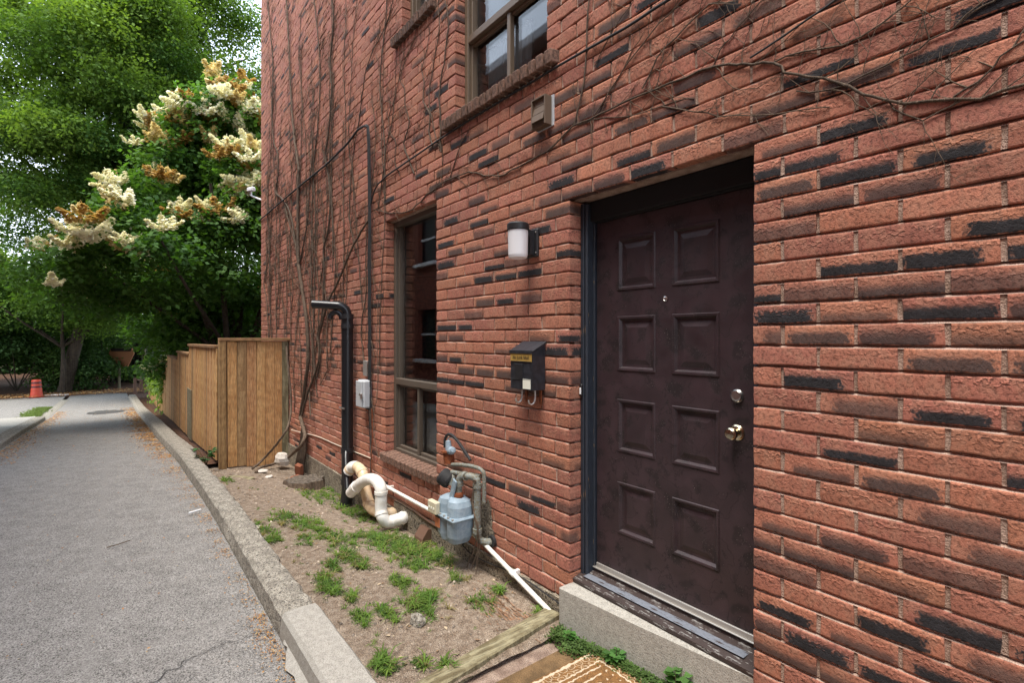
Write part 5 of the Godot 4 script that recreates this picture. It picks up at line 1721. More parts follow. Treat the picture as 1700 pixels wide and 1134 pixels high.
func vent_pipe(t: Node3D, path: Array, m: Material, joints: Array, tip: Material = null) -> void:
	var p := []
	for k in path.size() - 1:
		for j in 7:
			p.append(path[k].cubic_interpolate(path[k + 1], path[maxi(k - 1, 0)], path[mini(k + 2, path.size() - 1)], j / 7.0))
	p.append(path[-1])
	var b := MB.new()
	b.tube(p, 0.05, -1.0, 20, false)
	var back := p.duplicate()
	back.reverse()
	b.tube(back, 0.0455, -1.0, 20, false)
	for v in b.n.size() / 2:
		b.n[b.n.size() / 2 + v] *= -1.0
	made("pipe", b, m, t)
	if tip:
		var e := MB.new()
		e.tube(p.slice(p.size() - 13), 0.054, -1.0, 20, false)
		made("end_piece", e, tip, t)
	for f in joints + [0.97, 0.1]:
		var k := int(f * (p.size() - 2))
		var c := MB.new()
		c.tube([p[k - 1], p[k], p[k + 1]], 0.0555, -1.0, 20, true)
		made("collar", c, m, t)


func build_meter() -> void:
	var g := thing("gas_meter", "blue grey gas meter hung on pipes at the wall's foot", "gas meter", Vector3(-2.93, 0.31, 0.16))
	g.scale = Vector3.ONE * 1.1
	var W := 0.125
	var lobes := func(y0: float, y1: float, s0: float, s1: float, b: MB) -> void:
		# a rounded body, pinched in the middle of its front
		var n := 36
		for k in n:
			var ring := func(a: float, s: float) -> Vector3:
				var c := cos(a)
				var d := sin(a)
				var x := signf(c) * pow(absf(c), 0.55) * W
				var z := signf(d) * pow(absf(d), 0.62) * 0.085
				if d > 0.0:
					z -= 0.03 * exp(-pow(x / 0.022, 2.0))
				return Vector3(x * s, 0, z * s)
			var a0 := TAU * k / n
			var a1 := TAU * (k + 1) / n
			var p: Vector3 = ring.call(a0, s0) + Vector3.UP * y0
			var q: Vector3 = ring.call(a1, s0) + Vector3.UP * y0
			var r: Vector3 = ring.call(a1, s1) + Vector3.UP * y1
			var s: Vector3 = ring.call(a0, s1) + Vector3.UP * y1
			b.quad(p, q, r, s, Vector3(p.x + q.x, (s0 - s1) * 0.4, p.z + q.z))
			if s1 < 0.5:
				b.tri(r, s, Vector3(0, y1, 0), Vector3.UP * signf(y1 - y0))
	var low := MB.new()
	for st in [[0.0, -0.05, 1.0, 0.985], [-0.05, -0.11, 0.985, 0.92], [-0.11, -0.145, 0.92, 0.78], [-0.145, -0.165, 0.78, 0.45], [-0.165, -0.172, 0.45, 0.1]]:
		lobes.call(st[0], st[1], st[2], st[3], low)
	made("lower_body", low, M.meter, g)
	var rim := MB.new()
	rim.box(Vector3(0, 0.006, 0), Vector3(0.272, 0.02, 0.19), 0.008)
	made("flange", rim, M.meter, g)
	var up := MB.new()
	for st in [[0.016, 0.07, 0.97, 0.93], [0.07, 0.1, 0.93, 0.82], [0.1, 0.118, 0.82, 0.55], [0.118, 0.124, 0.55, 0.1]]:
		lobes.call(st[0], st[1], st[2], st[3], up)
	made("upper_body", up, M.meter, g)
	for k in 6:
		var bo := MB.new()
		bo.lathe([Vector2(0, 0), Vector2(0.007, 0), Vector2(0.007, 0.008), Vector2(0, 0.01)], 8, Transform3D(Basis(), Vector3(-0.12 + 0.048 * k, 0.014, 0.088)))
		made("bolt", bo, M.alu, g)
	var dial := MB.new()
	dial.box(Vector3(-0.085, 0.045, 0.098), Vector3(0.1, 0.075, 0.035), 0.006)
	var di := made("index_box", dial, M.yellowed, g)
	for k in 3:
		var w := MB.new()
		w.lathe([Vector2(0, 0), Vector2(0.009, 0), Vector2(0.009, 0.002), Vector2(0, 0.002)], 12, Transform3D(Basis(Vector3.RIGHT, PI / 2), Vector3(-0.113 + 0.028 * k, 0.042, 0.116)))
		made("dial", w, M.paper, di)
	var plate := MB.new()
	plate.box(Vector3(-0.062, -0.045, 0.0855), Vector3(0.055, 0.06, 0.004), 0.001)
	made("orange_plate", plate, M.orange_label, g)
	var dark := MB.new()
	dark.box(Vector3(-0.062, -0.008, 0.087), Vector3(0.05, 0.016, 0.006), 0.001)
	made("name_plate", dark, M.black, g)
	var lift := MB.new()
	lift.box(Vector3(-0.075, 0.15, 0.03), Vector3(0.042, 0.13, 0.012), 0.004, Transform3D(Basis(Vector3.BACK, -0.35), Vector3(0.05, 0.0, 0)))
	made("lock_bracket", lift, M.meter, g)
	var lk := MB.new()
	lk.box(Vector3(-0.045, 0.19, 0.038), Vector3(0.018, 0.03, 0.004), 0.001)
	made("seal", lk, M.black, g)
	var union := MB.new()
	union.lathe([Vector2(0, 0), Vector2(0.028, 0), Vector2(0.03, 0.006), Vector2(0.03, 0.02), Vector2(0.026, 0.028), Vector2(0.022, 0.032)], 8, Transform3D(Basis(), Vector3(0.045, 0.118, 0.0)))
	made("union_nut", union, M.rust, g)
	var pipe := func(path: Array, r: float, m: Material, called: String) -> void:
		var q := []
		for k in path.size() - 1:
			for j in 6:
				q.append(path[k].cubic_interpolate(path[k + 1], path[maxi(k - 1, 0)], path[mini(k + 2, path.size() - 1)], j / 6.0))
		q.append(path[-1])
		var b := MB.new()
		b.tube(q, r, -1.0, 14)
		made(called, b, m, g)
	pipe.call([Vector3(0.045, 0.14, 0), Vector3(0.045, 0.2, 0), Vector3(0.052, 0.235, -0.005), Vector3(0.075, 0.25, -0.015), Vector3(0.12, 0.25, -0.045), Vector3(0.142, 0.235, -0.06), Vector3(0.15, 0.2, -0.065), Vector3(0.15, -0.05, -0.065), Vector3(0.152, -0.1, -0.068), Vector3(0.165, -0.13, -0.085), Vector3(0.19, -0.138, -0.12), Vector3(0.2, -0.138, -0.18)], 0.021, M.pipe_grey, "riser_pipe")
	for c in [[Vector3(0.047, 0.2, 0), 0.028], [Vector3(0.15, 0.2, -0.065), 0.028], [Vector3(0.15, -0.07, -0.065), 0.029], [Vector3(0.085, 0.25, -0.02), 0.026]]:
		var b := MB.new()
		b.lathe([Vector2(0.02, -0.014), Vector2(c[1], -0.014), Vector2(c[1], 0.014), Vector2(0.02, 0.014)], 14, Transform3D(Basis(Vector3.BACK, PI / 2 if c[0].y > 0.24 else 0.0), c[0]))
		made("collar", b, M.pipe_grey, g)
	pipe.call([Vector3(-0.13, 0.27, -0.06), Vector3(-0.02, 0.29, -0.06), Vector3(0.1, 0.3, -0.075), Vector3(0.17, 0.29, -0.085), Vector3(0.185, 0.25, -0.09), Vector3(0.185, 0.1, -0.09)], 0.012, M.pipe_grey, "upper_pipe")
	pipe.call([Vector3(-0.12, 0.225, -0.05), Vector3(0.0, 0.235, -0.07), Vector3(0.15, 0.25, -0.09)], 0.015, M.pipe_grey, "upper_pipe")
	pipe.call([Vector3(-0.13, 0.2, -0.05), Vector3(-0.1, 0.2, -0.05), Vector3(-0.1, 0.15, -0.03)], 0.02, M.pipe_grey, "upper_pipe")
	var reg := MB.new()
	reg.lathe([Vector2(0, -0.045), Vector2(0.05, -0.042), Vector2(0.055, -0.03), Vector2(0.055, 0.02), Vector2(0.045, 0.035), Vector2(0.0, 0.045)], 20, Transform3D(Basis(Vector3.BACK, 0.9) * Basis(Vector3.RIGHT, 0.5), Vector3(-0.15, 0.19, -0.02)))
	made("regulator", reg, M.rubber, g)
	var rust := MB.new()
	rust.lathe([Vector2(0, -0.05), Vector2(0.034, -0.05), Vector2(0.036, 0.02), Vector2(0.05, 0.024), Vector2(0.05, 0.034), Vector2(0, 0.036)], 18, Transform3D(Basis(Vector3.BACK, 0.15), Vector3(-0.19, 0.315, -0.07)))
	made("rusty_valve", rust, M.rust, g)
	var cap := MB.new()
	cap.lathe([Vector2(0, -0.03), Vector2(0.022, -0.03), Vector2(0.026, 0.0), Vector2(0.018, 0.02), Vector2(0, 0.024)], 16, Transform3D(Basis(Vector3.BACK, -1.2), Vector3(-0.135, 0.36, -0.06)))
	cap.lathe([Vector2(0, 0), Vector2(0.022, 0), Vector2(0.018, 0.06), Vector2(0, 0.065)], 14, Transform3D(Basis(Vector3.BACK, 0.1), Vector3(-0.19, 0.35, -0.07)))
	made("vent_cap", cap, M.meter, g)
	pipe.call([Vector3(-0.24, 0.36, -0.07), Vector3(-0.235, 0.42, -0.07), Vector3(-0.19, 0.455, -0.075), Vector3(-0.12, 0.43, -0.085), Vector3(-0.02, 0.35, -0.1), Vector3(0.02, 0.32, -0.1)], 0.009, M.rubber, "hose")
	pipe.call([Vector3(-0.22, 0.36, -0.08), Vector3(-0.215, 0.41, -0.08), Vector3(-0.18, 0.435, -0.085), Vector3(-0.12, 0.41, -0.095), Vector3(-0.03, 0.33, -0.105)], 0.006, M.alu, "hose")
	var wall_end := MB.new()
	wall_end.lathe([Vector2(0, 0), Vector2(0.034, 0), Vector2(0.034, 0.03), Vector2(0, 0.032)], 16, Transform3D(Basis(Vector3.RIGHT, PI / 2), Vector3(0.2, -0.135, -0.158)))
	made("wall_collar", wall_end, M.rubber, g)
	for k in 3:
		var w := MB.new()
		w.tube(wavy([Vector3(0.15 + 0.01 * k, 0.24, -0.04), Vector3(0.13 - 0.01 * k, 0.1, -0.05), Vector3(0.17 + 0.012 * k, -0.02, -0.04), Vector3(0.18 - 0.02 * k, -0.15, -0.06), Vector3(0.14 - 0.05 * k, -0.33, -0.06)], 0.04, 0.02, 80 + k * 9), 0.005, 0.003, 5)
		made("dry_tendril", w, M.bark, g)


# ---------------------------------------------------------------- fence, stump, debris
func build_fence() -> void:
	var f := thing("wooden_fence", "tall cedar board fence in stepped panels along the lane", "fence", Vector3.ZERO)
	var board := func(at: Vector3, size: Vector3, m: Material, called := "board") -> void:
		var b := MB.new()
		var t := rng.randf_range(0.84, 1.08)
		b.box(Vector3.ZERO, size, 0.004, Transform3D(), Color(t, t * rng.randf_range(0.95, 1.02), t * rng.randf_range(0.88, 1.02)))
		var o := made(called, b, m, f, at)
		o.rotation = Vector3(rng.randf_range(-0.004, 0.004), 0, rng.randf_range(-0.004, 0.004))
	# the end panel, square to the wall
	var px := -7.76
	var widths := [0.118, 0.118, 0.122, 0.118, 0.118, 0.1]
	var z := 0.79
	board.call(Vector3(px, 0.6, 0.845), Vector3(0.088, 1.78, 0.088), M.cedar_grey, "post")
	for k in 6:
		var w: float = widths[k]
		z -= w / 2.0
		var low := lerpf(-0.31, -0.25, z / 0.8) + rng.randf_range(-0.01, 0.01)
		board.call(Vector3(px + 0.01, (1.45 + low) / 2, z), Vector3(0.02, 1.45 - low, w - 0.004), M.cedar if k != 1 else M.cedar_grey)
		z -= w / 2.0
	board.call(Vector3(px - 0.01, 0.55, 0.055), Vector3(0.07, 1.8, 0.085), M.grey_wood, "post")
	board.call(Vector3(px, 1.478, 0.44), Vector3(0.11, 0.042, 0.9), M.cap_wood, "cap_rail")
	# the stepped panels along the lane
	var panels := [[-7.83, -11.1, 1.375], [-11.1, -13.4, 1.2], [-13.4, -16.3, 1.04], [-16.3, -19.9, 0.82], [-19.9, -27.0, 0.6]]
	for p in panels:
		var zz := 0.868
		board.call(Vector3(p[1] + 0.05, p[2] - 0.97, zz - 0.04), Vector3(0.09, 1.9, 0.09), M.grey_wood, "post")
		var x: float = p[0]
		while x > p[1] + 0.02:
			var w := minf(0.142, x - p[1])
			var low := lane_y(x) + 0.02
			board.call(Vector3(x - w / 2, (p[2] - 0.02 + low) / 2, zz + 0.03 + 0.006 * (posmod(int(x * 7.0), 2) as int) + rng.randf_range(0, 0.004)), Vector3(w - 0.007, p[2] - 0.02 - low, 0.02), M.cedar if rng.randf() < 0.92 else M.cedar_grey)
			x -= 0.142
		board.call(Vector3((p[0] + p[1]) / 2, p[2], zz + 0.02), Vector3(absf(p[0] - p[1]) - 0.004, 0.04, 0.1), M.cap_wood, "cap_rail")
	board.call(Vector3(-10.9, 0.12, 0.925), Vector3(0.6, 0.9, 0.018), M.grey_wood, "patch_board")
	# ivy on the fence's far end
	var leaf := MB.new()
	leaf.tri(Vector3(-0.5, 0, 0), Vector3(0.5, 0.05, 0.1), Vector3(0, -0.9, 0.25), Vector3(0, 0, 1))
	leaf.tri(Vector3(-0.5, 0, 0), Vector3(0.5, 0.05, 0.1), Vector3(0, 0.5, 0.0), Vector3(0, 0, 1))
	var iv := scatter(2600, 51, func(r):
		var x: float = -17.6 - r.randf() * 9.0
		var drop: float = absf(r.randfn(0.0, 0.55))
		var y: float = 0.72 - drop - 0.15 * wob.get_noise_1d(x * 60.0)
		if r.randf() < 0.25 * drop:
			return null
		return Transform3D((Basis(Vector3.UP, r.randf_range(-1.0, 1.0)) * Basis(Vector3.RIGHT, r.randf_range(-0.9, 0.4))).scaled(Vector3.ONE * r.randf_range(0.06, 0.12)), Vector3(x, maxf(y, lane_y(x) + 0.05), 0.93 + absf(r.randfn(0.0, 0.07)))))
	var ivy := thing("ivy", "bright green ivy hanging over the far end of the fence", "ivy")
	stuff(many("foliage", leaf.done(), M.leaf, iv, iv.map(func(_t): return Color(0.12, 0.24, 0.04).lerp(Color(0.22, 0.34, 0.06), rng.randf()) * rng.randf_range(0.6, 1.2)), ivy))
	var is_ := MB.new()
	is_.tube(wavy([Vector3(-20.3, lane_y(-20.3), 0.93), Vector3(-20.5, 0.0, 0.92), Vector3(-21.5, 0.55, 0.9)], 0.2, 0.05, 3), 0.015, 0.008, 6)
	made("stem", is_, M.bark, ivy)
	leafy_plant("leafy_weed", "green broad leaved weed growing at the fence corner post", Vector3(-7.6, -0.14, 1.05), 9, 0.22, 0.07, 61, Color(0.06, 0.17, 0.05))


func build_debris() -> void:
	var at := Vector3(-6.12, soil_y(-6.12, 0.24), 0.24)
	var s := thing("tree_stump", "low grey sawn tree stump in the soil near the downspout", "stump", at)
	var b := MB.new()
	var n := 26
	var rad := []
	for k in n:
		rad.append(0.2 + 0.03 * wob.get_noise_1d(k * 55.0) + 0.02 * sin(k * 1.7))
	for k in n:
		var a0 := TAU * k / n
		var a1 := TAU * (k + 1) / n
		var r0: float = rad[k]
		var r1: float = rad[(k + 1) % n]
		var p := Vector3(cos(a0) * r0, 0.085, sin(a0) * r0)
		var q := Vector3(cos(a1) * r1, 0.085, sin(a1) * r1)
		b.quad(p, q, Vector3(q.x * 1.15, -0.06, q.z * 1.15), Vector3(p.x * 1.15, -0.06, p.z * 1.15), p + q)
	made("bark", b, M.bark, s)
	var t := MB.new()
	for k in n:
		var a0 := TAU * k / n
		var a1 := TAU * (k + 1) / n
		t.tri(Vector3(0, 0.09, 0), Vector3(cos(a0) * rad[k], 0.085 + 0.006 * sin(k * 2.0), sin(a0) * rad[k]), Vector3(cos(a1) * rad[(k + 1) % n], 0.085 + 0.006 * sin(k * 2.0 + 2.0), sin(a1) * rad[(k + 1) % n]), Vector3.UP)
	made("cut_face", t, M.stump_top, s)
	var e := MB.new()
	e.box(Vector3.ZERO, Vector3(0.2, 0.09, 0.06), 0.005)
	for k in 3:
		e.box(Vector3(0.101, 0.025 - 0.027 * k, 0.0), Vector3(0.002, 0.016, 0.03))
	var o := made("loose_brick", e, M.loose_brick, null, Vector3(-6.75, -0.2, 0.13))
	o.rotation = Vector3(0.3, 0.5, 1.35)
	tag(o, "red cored brick leaning on the wall beside the vine roots", "brick")
	var e2 := MB.new()
	e2.box(Vector3.ZERO, Vector3(0.26, 0.06, 0.12), 0.012)
	var o2 := made("loose_brick", e2, M.loose_brick, null, Vector3(-6.5, -0.25, 0.19))
	o2.rotation = Vector3(0.1, 0.3, -0.12)
	tag(o2, "broken orange brick lying flat by the foundation", "brick")
	var chunks := [["large white chalky rock chunk leaning by the red brick", Vector3(-7.318, -0.19, 0.19), Vector3(0.3, 0.17, 0.2)], ["small white stone lying on top of the orange brick's left", Vector3(-7.172, -0.22, 0.019), Vector3(0.07, 0.06, 0.06)],
		["flat pale stone chip lying left of the stump", Vector3(-6.637, -0.19, 0.518), Vector3(0.13, 0.03, 0.1)], ["white stone chip nearest the fallen board", Vector3(-6.983, -0.19, 0.514), Vector3(0.15, 0.03, 0.11)], ["white stone flake lying near the kerb edge", Vector3(-6.26, -0.12, 0.953), Vector3(0.14, 0.02, 0.07)],
		["white stone flake beside the grass near the kerb", Vector3(-4.561, -0.06, 1.039), Vector3(0.09, 0.02, 0.05)]]
	for k in chunks.size():
		var c := MB.new()
		c.blob(Vector3.ZERO, chunks[k][2], wob, 0.6, 5, 8)
		var w := made("white_stone", c, M.chalk, null, chunks[k][1] + Vector3(0, chunks[k][2].y * 0.3, 0))
		w.rotation.y = k * 1.3
		tag(w, chunks[k][0], "stone", "white stones by the fence")
	var rk := MB.new()
	rk.blob(Vector3.ZERO, Vector3(0.1, 0.09, 0.09), wob, 0.5, 6, 9)
	tag(made("rock", rk, M.old_concrete, null, Vector3(-2.465, -0.03, 0.675)), "fist sized tan rock standing in the soil near the kerb", "stone")
	var bd := MB.new()
	bd.prism(PackedVector2Array([Vector2(-0.2, 0.0), Vector2(-0.1, 0.03), Vector2(0.17, 0.045), Vector2(0.2, 0.02), Vector2(0.17, -0.03), Vector2(-0.05, -0.03)]), 0.0, 0.035)
	var bo := made("wood_scrap", bd, M.timber, null, Vector3(-6.568, -0.15, 0.829))
	bo.rotation = Vector3(-1.35, 0.55, 0)
	tag(bo, "short grey scrap of wood lying on soil before the fence", "wood scrap")
	var stk := MB.new()
	stk.tube(wavy([Vector3(-4.928, -0.06, 1.1), Vector3(-5.336, -0.09, 0.958), Vector3(-5.63, -0.11, 0.814), Vector3(-5.637, -0.13, 0.653)], 0.04, 0.01, 3), 0.007, 0.004, 6)
	tag(made("stick", stk, M.bark), "thin bent dry stick lying on the bare soil", "stick")
	var stk2 := MB.new()
	stk2.tube(wavy([Vector3(-4.932, -0.1, 0.717), Vector3(-4.733, -0.09, 0.712), Vector3(-4.607, -0.09, 0.695)], 0.03, 0.008, 6), 0.006, 0.004, 6)
	tag(made("stick", stk2, M.cream_wire), "short pale stick among the grass left of the white pipe", "stick")
	var stk3 := MB.new()
	stk3.tube([Vector3(-4.899, -0.085, 2.018), Vector3(-4.919, -0.085, 1.954), Vector3(-4.961, -0.085, 1.876)], 0.004, 0.003, 6)
	tag(made("stick", stk3, M.bark), "thin dark twig lying alone on the lane", "stick")
	var pl := MB.new()
	pl.tube([Vector3(-5.404, -0.085, 1.447), Vector3(-5.449, -0.085, 1.348)], 0.01, 0.008, 6)
	tag(made("plastic_scrap", pl, M.white_paint), "small white plastic scrap on the lane beside the litter", "litter")
	# timber edging
	var tb := MB.new()
	tb.box(Vector3(0, 0, 0.0), Vector3(0.1, 0.06, 1.02), 0.006)
	for k in 3:
		tb.box(Vector3(-0.02 + 0.025 * k, 0.0302, -0.3 + 0.28 * k), Vector3(0.004, 0.001, 0.2))
	var to := made("timber_edging", tb, M.timber, null, Vector3(-2.02, -0.045, 0.54))
	to.rotation.y = 0.13
	tag(to, "weathered split timber edging the soil beside the doorstep", "timber")
	# doormat
	var mt := MB.new()
	mt.box(Vector3(0, 0.004, 0), Vector3(0.72, 0.012, 0.48), 0.004)
	mt.quad(Vector3(-0.355, 0.0125, -0.235), Vector3(0.355, 0.0125, -0.235), Vector3(0.355, 0.0125, 0.235), Vector3(-0.355, 0.0125, 0.235), Vector3.UP, Color.WHITE, Vector2(0, 0), Vector2(1, 0), Vector2(1, 1), Vector2(0, 1))
	var mo := made("doormat", mt, M.coir, null, Vector3(-1.37, -0.05, 0.31))
	mo.rotation.y = -0.03
	tag(mo, "rust brown coir doormat with a white printed border pattern", "doormat")
	var hair := MB.new()
	hair.quad(Vector3(-0.5, 0, 0), Vector3(0, 1, 0.03), Vector3(0.5, 0, 0), Vector3(0, 0.2, -0.03), Vector3(0, 0, 1))
	leafy_plant("leafy_weed", "tiny bright weed against the doorstep's left end", Vector3(-1.86, -0.06, 0.11), 4, 0.07, 0.035, 62, Color(0.10, 0.26, 0.05))
	leafy_plant("leafy_weed", "broad weed between the doormat and the doorstep", Vector3(-1.6, -0.06, 0.085), 7, 0.08, 0.04, 63, Color(0.09, 0.22, 0.05))
	leafy_plant("leafy_weed", "tall thin weed before the doorstep at the bottom edge", Vector3(-1.29, -0.06, 0.05), 6, 0.13, 0.05, 64, Color(0.10, 0.22, 0.05))


# ---------------------------------------------------------------- trees
func leaf_cluster(s: int, n: int, size: float, spread: float) -> Mesh:
	var b := MB.new()
	var r := RandomNumberGenerator.new()
	r.seed = s
	for k in n:
		var at := Vector3(r.randfn(0, 0.5), r.randfn(0, 0.35), r.randfn(0, 0.5)) * spread
		var a := r.randf() * TAU
		var o := Vector3(cos(a), r.randf_range(-0.9, 0.15), sin(a)).normalized() * size
		var side := o.cross(Vector3(r.randf_range(-0.5, 0.5), 1, r.randf_range(-0.5, 0.5))).normalized() * size * 0.36
		var mid := at + o * 0.45
		var f := r.randf_range(0.8, 1.2)
		var c := Color(f, f, f)
		b.tri(at, mid + side, at + o, Vector3.UP, c)
		b.tri(at, mid - side, at + o, Vector3.UP, c)
	return b.done()


func tree(called: String, label: String, base: Vector3, limbs: Array, lumps: Array, leaf: Mesh, per: int, dark: Color, light: Color, s: int, scale := 1.0, group := "trees beyond the lane") -> Node3D:
	var t := thing(called, label, "tree", Vector3.ZERO, group)
	var tr := MB.new()
	for l in limbs:
		tr.tube(wavy(l[0], 0.5, 0.06, s + limbs.find(l) * 7), l[1], l[2], 9, false)
	made("trunk", tr, M.trunk, t, Vector3.ZERO)
	var r := RandomNumberGenerator.new()
	r.seed = s
	var places := []
	var cols := []
	for l in lumps:           # centre, radius
		var c: Vector3 = l[0]
		var rad: float = l[1]
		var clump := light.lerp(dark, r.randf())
		for k in int(per * rad * rad):
			var o := Vector3(r.randfn(0, 1), r.randfn(0.25, 0.9), r.randfn(0, 1)).normalized()
			var d := rad * pow(r.randf(), 0.45)
			d *= 1.0 + 0.35 * wob.get_noise_3dv(o * 60.0 + c * 13.0)
			var p := c + o * d * Vector3(1.2, 0.6, 1.2)
			places.append(spun(r, p, scale * r.randf_range(0.75, 1.3), 0.7))
			var lit_tint := clampf(d / rad * 0.6 + o.y * 0.35, 0.0, 1.0)  # outer and upper leaves paler: bract tone, with light put into the colour
			cols.append(dark.lerp(clump, 0.5).lerp(light, 0.55 * lit_tint * r.randf()) * r.randf_range(0.75, 1.2))
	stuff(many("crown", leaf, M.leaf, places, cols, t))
	return t


func crown_lumps(c: Vector3, size: Vector3, n: int, r0: float, r1: float, s: int) -> Array:
	var r := RandomNumberGenerator.new()
	r.seed = s
	var out := []
	for k in n:
		var o := Vector3(r.randfn(0, 1), r.randfn(0.05, 1), r.randfn(0, 1)).normalized()
		var d := pow(r.randf(), 0.3)
		out.append([c + o * d * size, r.randf_range(r0, r1)])
	return out


func build_trees() -> void:
	var small := leaf_cluster(1, 13, 0.095, 0.34)
	var mid := leaf_cluster(2, 9, 0.13, 0.27)
	# the flowering tree behind the fence
	var base := Vector3(-14.9, -0.6, -0.4)
	var limbs := []
	for k in 4:
		var a := k * 1.6 + 0.4
		var o := Vector3(cos(a), 0, sin(a))
		limbs.append([[base + o * 0.12, base + o * 0.35 + Vector3.UP * 1.6, base + o * 0.9 + Vector3.UP * 3.4, base + o * 1.8 + Vector3.UP * 5.6], 0.1, 0.03])
		limbs.append([[base + o * 0.4 + Vector3.UP * 1.8, base + o * 1.4 + Vector3(0.4, 3.0, 0.5), base + o * 2.5 + Vector3(0.5, 4.0, 0.7)], 0.05, 0.02])
	var c := Vector3(-14.8, 3.7, -0.3)
	var lumps := []
	var lr := RandomNumberGenerator.new()
	lr.seed = 12
	for k in 74:      # a broad cone, widest low down
		var y := 2.4 + 5.1 * pow(lr.randf(), 1.5)
		var rad := clampf((7.5 - y) * 0.76, 0.35, 4.0) * (0.75 if y < 2.8 else 1.0)
		var a := lr.randf() * TAU
		var d := rad * pow(lr.randf(), 0.4)
		lumps.append([Vector3(c.x + cos(a) * d * 0.85, y, c.z + sin(a) * d), lr.randf_range(0.6, 1.0)])
	for k in 26:      # low branches on the far side, down behind the fence
		lumps.append([Vector3(c.x - lr.randf_range(0.3, 2.8), lr.randf_range(0.3, 2.6), c.z + lr.randf_range(-2.6, 1.4)), lr.randf_range(0.6, 0.95)])
	var lil := tree("flowering_tree", "dark green tree covered in cream and rust flower plumes behind the fence", base, limbs, lumps, mid, 190, Color(0.045, 0.125, 0.022), Color(0.15, 0.30, 0.045), 21, 0.85, "")
	var plumes := []
	for s in 4:
		var b := MB.new()
		var r := RandomNumberGenerator.new()
		r.seed = 500 + s
		b.tube([Vector3(0, -0.1, 0), Vector3(0, 0.5, 0)], 0.012, 0.006, 4)
		for side in [[0.0, 0.0, 1.0], [0.2, 0.1, 0.8], [-0.2, -0.12, 0.75], [0.05, 0.24, 0.6]]:
			for k in 95:
				var f := r.randf()
				var w: float = ((1.0 - f) * 0.15 + 0.03) * side[2]
				var a := r.randf() * TAU
				var d := w * sqrt(r.randf())
				var p := Vector3(side[0] * (0.4 + f) + cos(a) * d, f * 0.42 * side[2] + r.randf_range(-0.03, 0.03), side[1] * (0.4 + f) + sin(a) * d)
				var o := Vector3(r.randfn(0, 1), r.randfn(0, 1), r.randfn(0, 1)).normalized() * 0.042
				var q := o.cross(Vector3(0.3, 1, 0.2)).normalized() * 0.036
				b.quad(p - o, p + q, p + o, p - q, Vector3.UP + p, Color.WHITE * r.randf_range(0.8, 1.15))
		plumes.append(b.done())
	var cream: StandardMaterial3D = M.petal.duplicate()
	cream.albedo_color = lin(0.95, 0.91, 0.72)
	var rusty: StandardMaterial3D = M.petal.duplicate()
	rusty.albedo_color = lin(0.56, 0.36, 0.11)
	var tanned: StandardMaterial3D = M.petal.duplicate()
	tanned.albedo_color = lin(0.82, 0.68, 0.36)
	var r := RandomNumberGenerator.new()
	r.seed = 909
	var n := 0
	var tries := 0
	while n < 215 and tries < 4000:
		tries += 1
		var l: Array = lumps[r.randi() % lumps.size()]
		var o := Vector3(r.randfn(0.5, 0.8), r.randfn(0.5, 0.6), r.randfn(0.25, 0.8)).normalized()
		var p: Vector3 = l[0] + o * l[1] * Vector3(1.1, 0.75, 1.1)
		var here := clampf((7.9 - p.y) * 0.76, 0.5, 4.2)
		if Vector2((p.x - c.x) / 0.85, p.z - c.z).length() < here * 0.72 or (p.y < 2.9 and r.randf() < 0.5):
			continue
		n += 1
		var m := obj("flower_plume", plumes[n % 4], [cream, tanned, rusty, cream, tanned, cream, rusty][r.randi() % 7], lil, p)
		m.rotation = Vector3(r.randf_range(-0.2, 0.7), r.randf() * TAU, r.randf_range(-0.4, 0.4))
		m.scale = Vector3(1.2, 0.8, 1.2) * r.randf_range(0.55, 1.1)
	# the great tree
	var b0 := Vector3(-31.0, -1.0, 3.9)
	var top := Vector3(-27.3, 10.9, 1.2)
	var tl := [[[b0, b0 + Vector3(0.6, 3, -0.6), Vector3(-29.0, 6.5, 2.2), Vector3(-28.0, 11, 1.6), Vector3(-27.8, 16, 1.5)], 0.27, 0.08]]
	var rr := RandomNumberGenerator.new()
	rr.seed = 4
	for k in 14:
		var y := 4.5 + k * 0.75
		var a := k * 2.4
		var st := Vector3(-29.0, y, 2.2) if y < 7 else Vector3(-28.0, y, 1.6)
		tl.append([[st, st + Vector3(cos(a) * 2.2, 1.0, sin(a) * 2.2), st + Vector3(cos(a) * 4.8, 2.4, sin(a) * 4.8)], 0.14, 0.03])
	var bl := crown_lumps(top, Vector3(5.0, 8.2, 5.3), 235, 0.85, 1.4, 13)
	tree("linden_tree", "towering yellow green tree above the end of the lane", b0, tl, bl, small, 105, Color(0.042, 0.12, 0.018), Color(0.29, 0.43, 0.06), 31, 1.25)
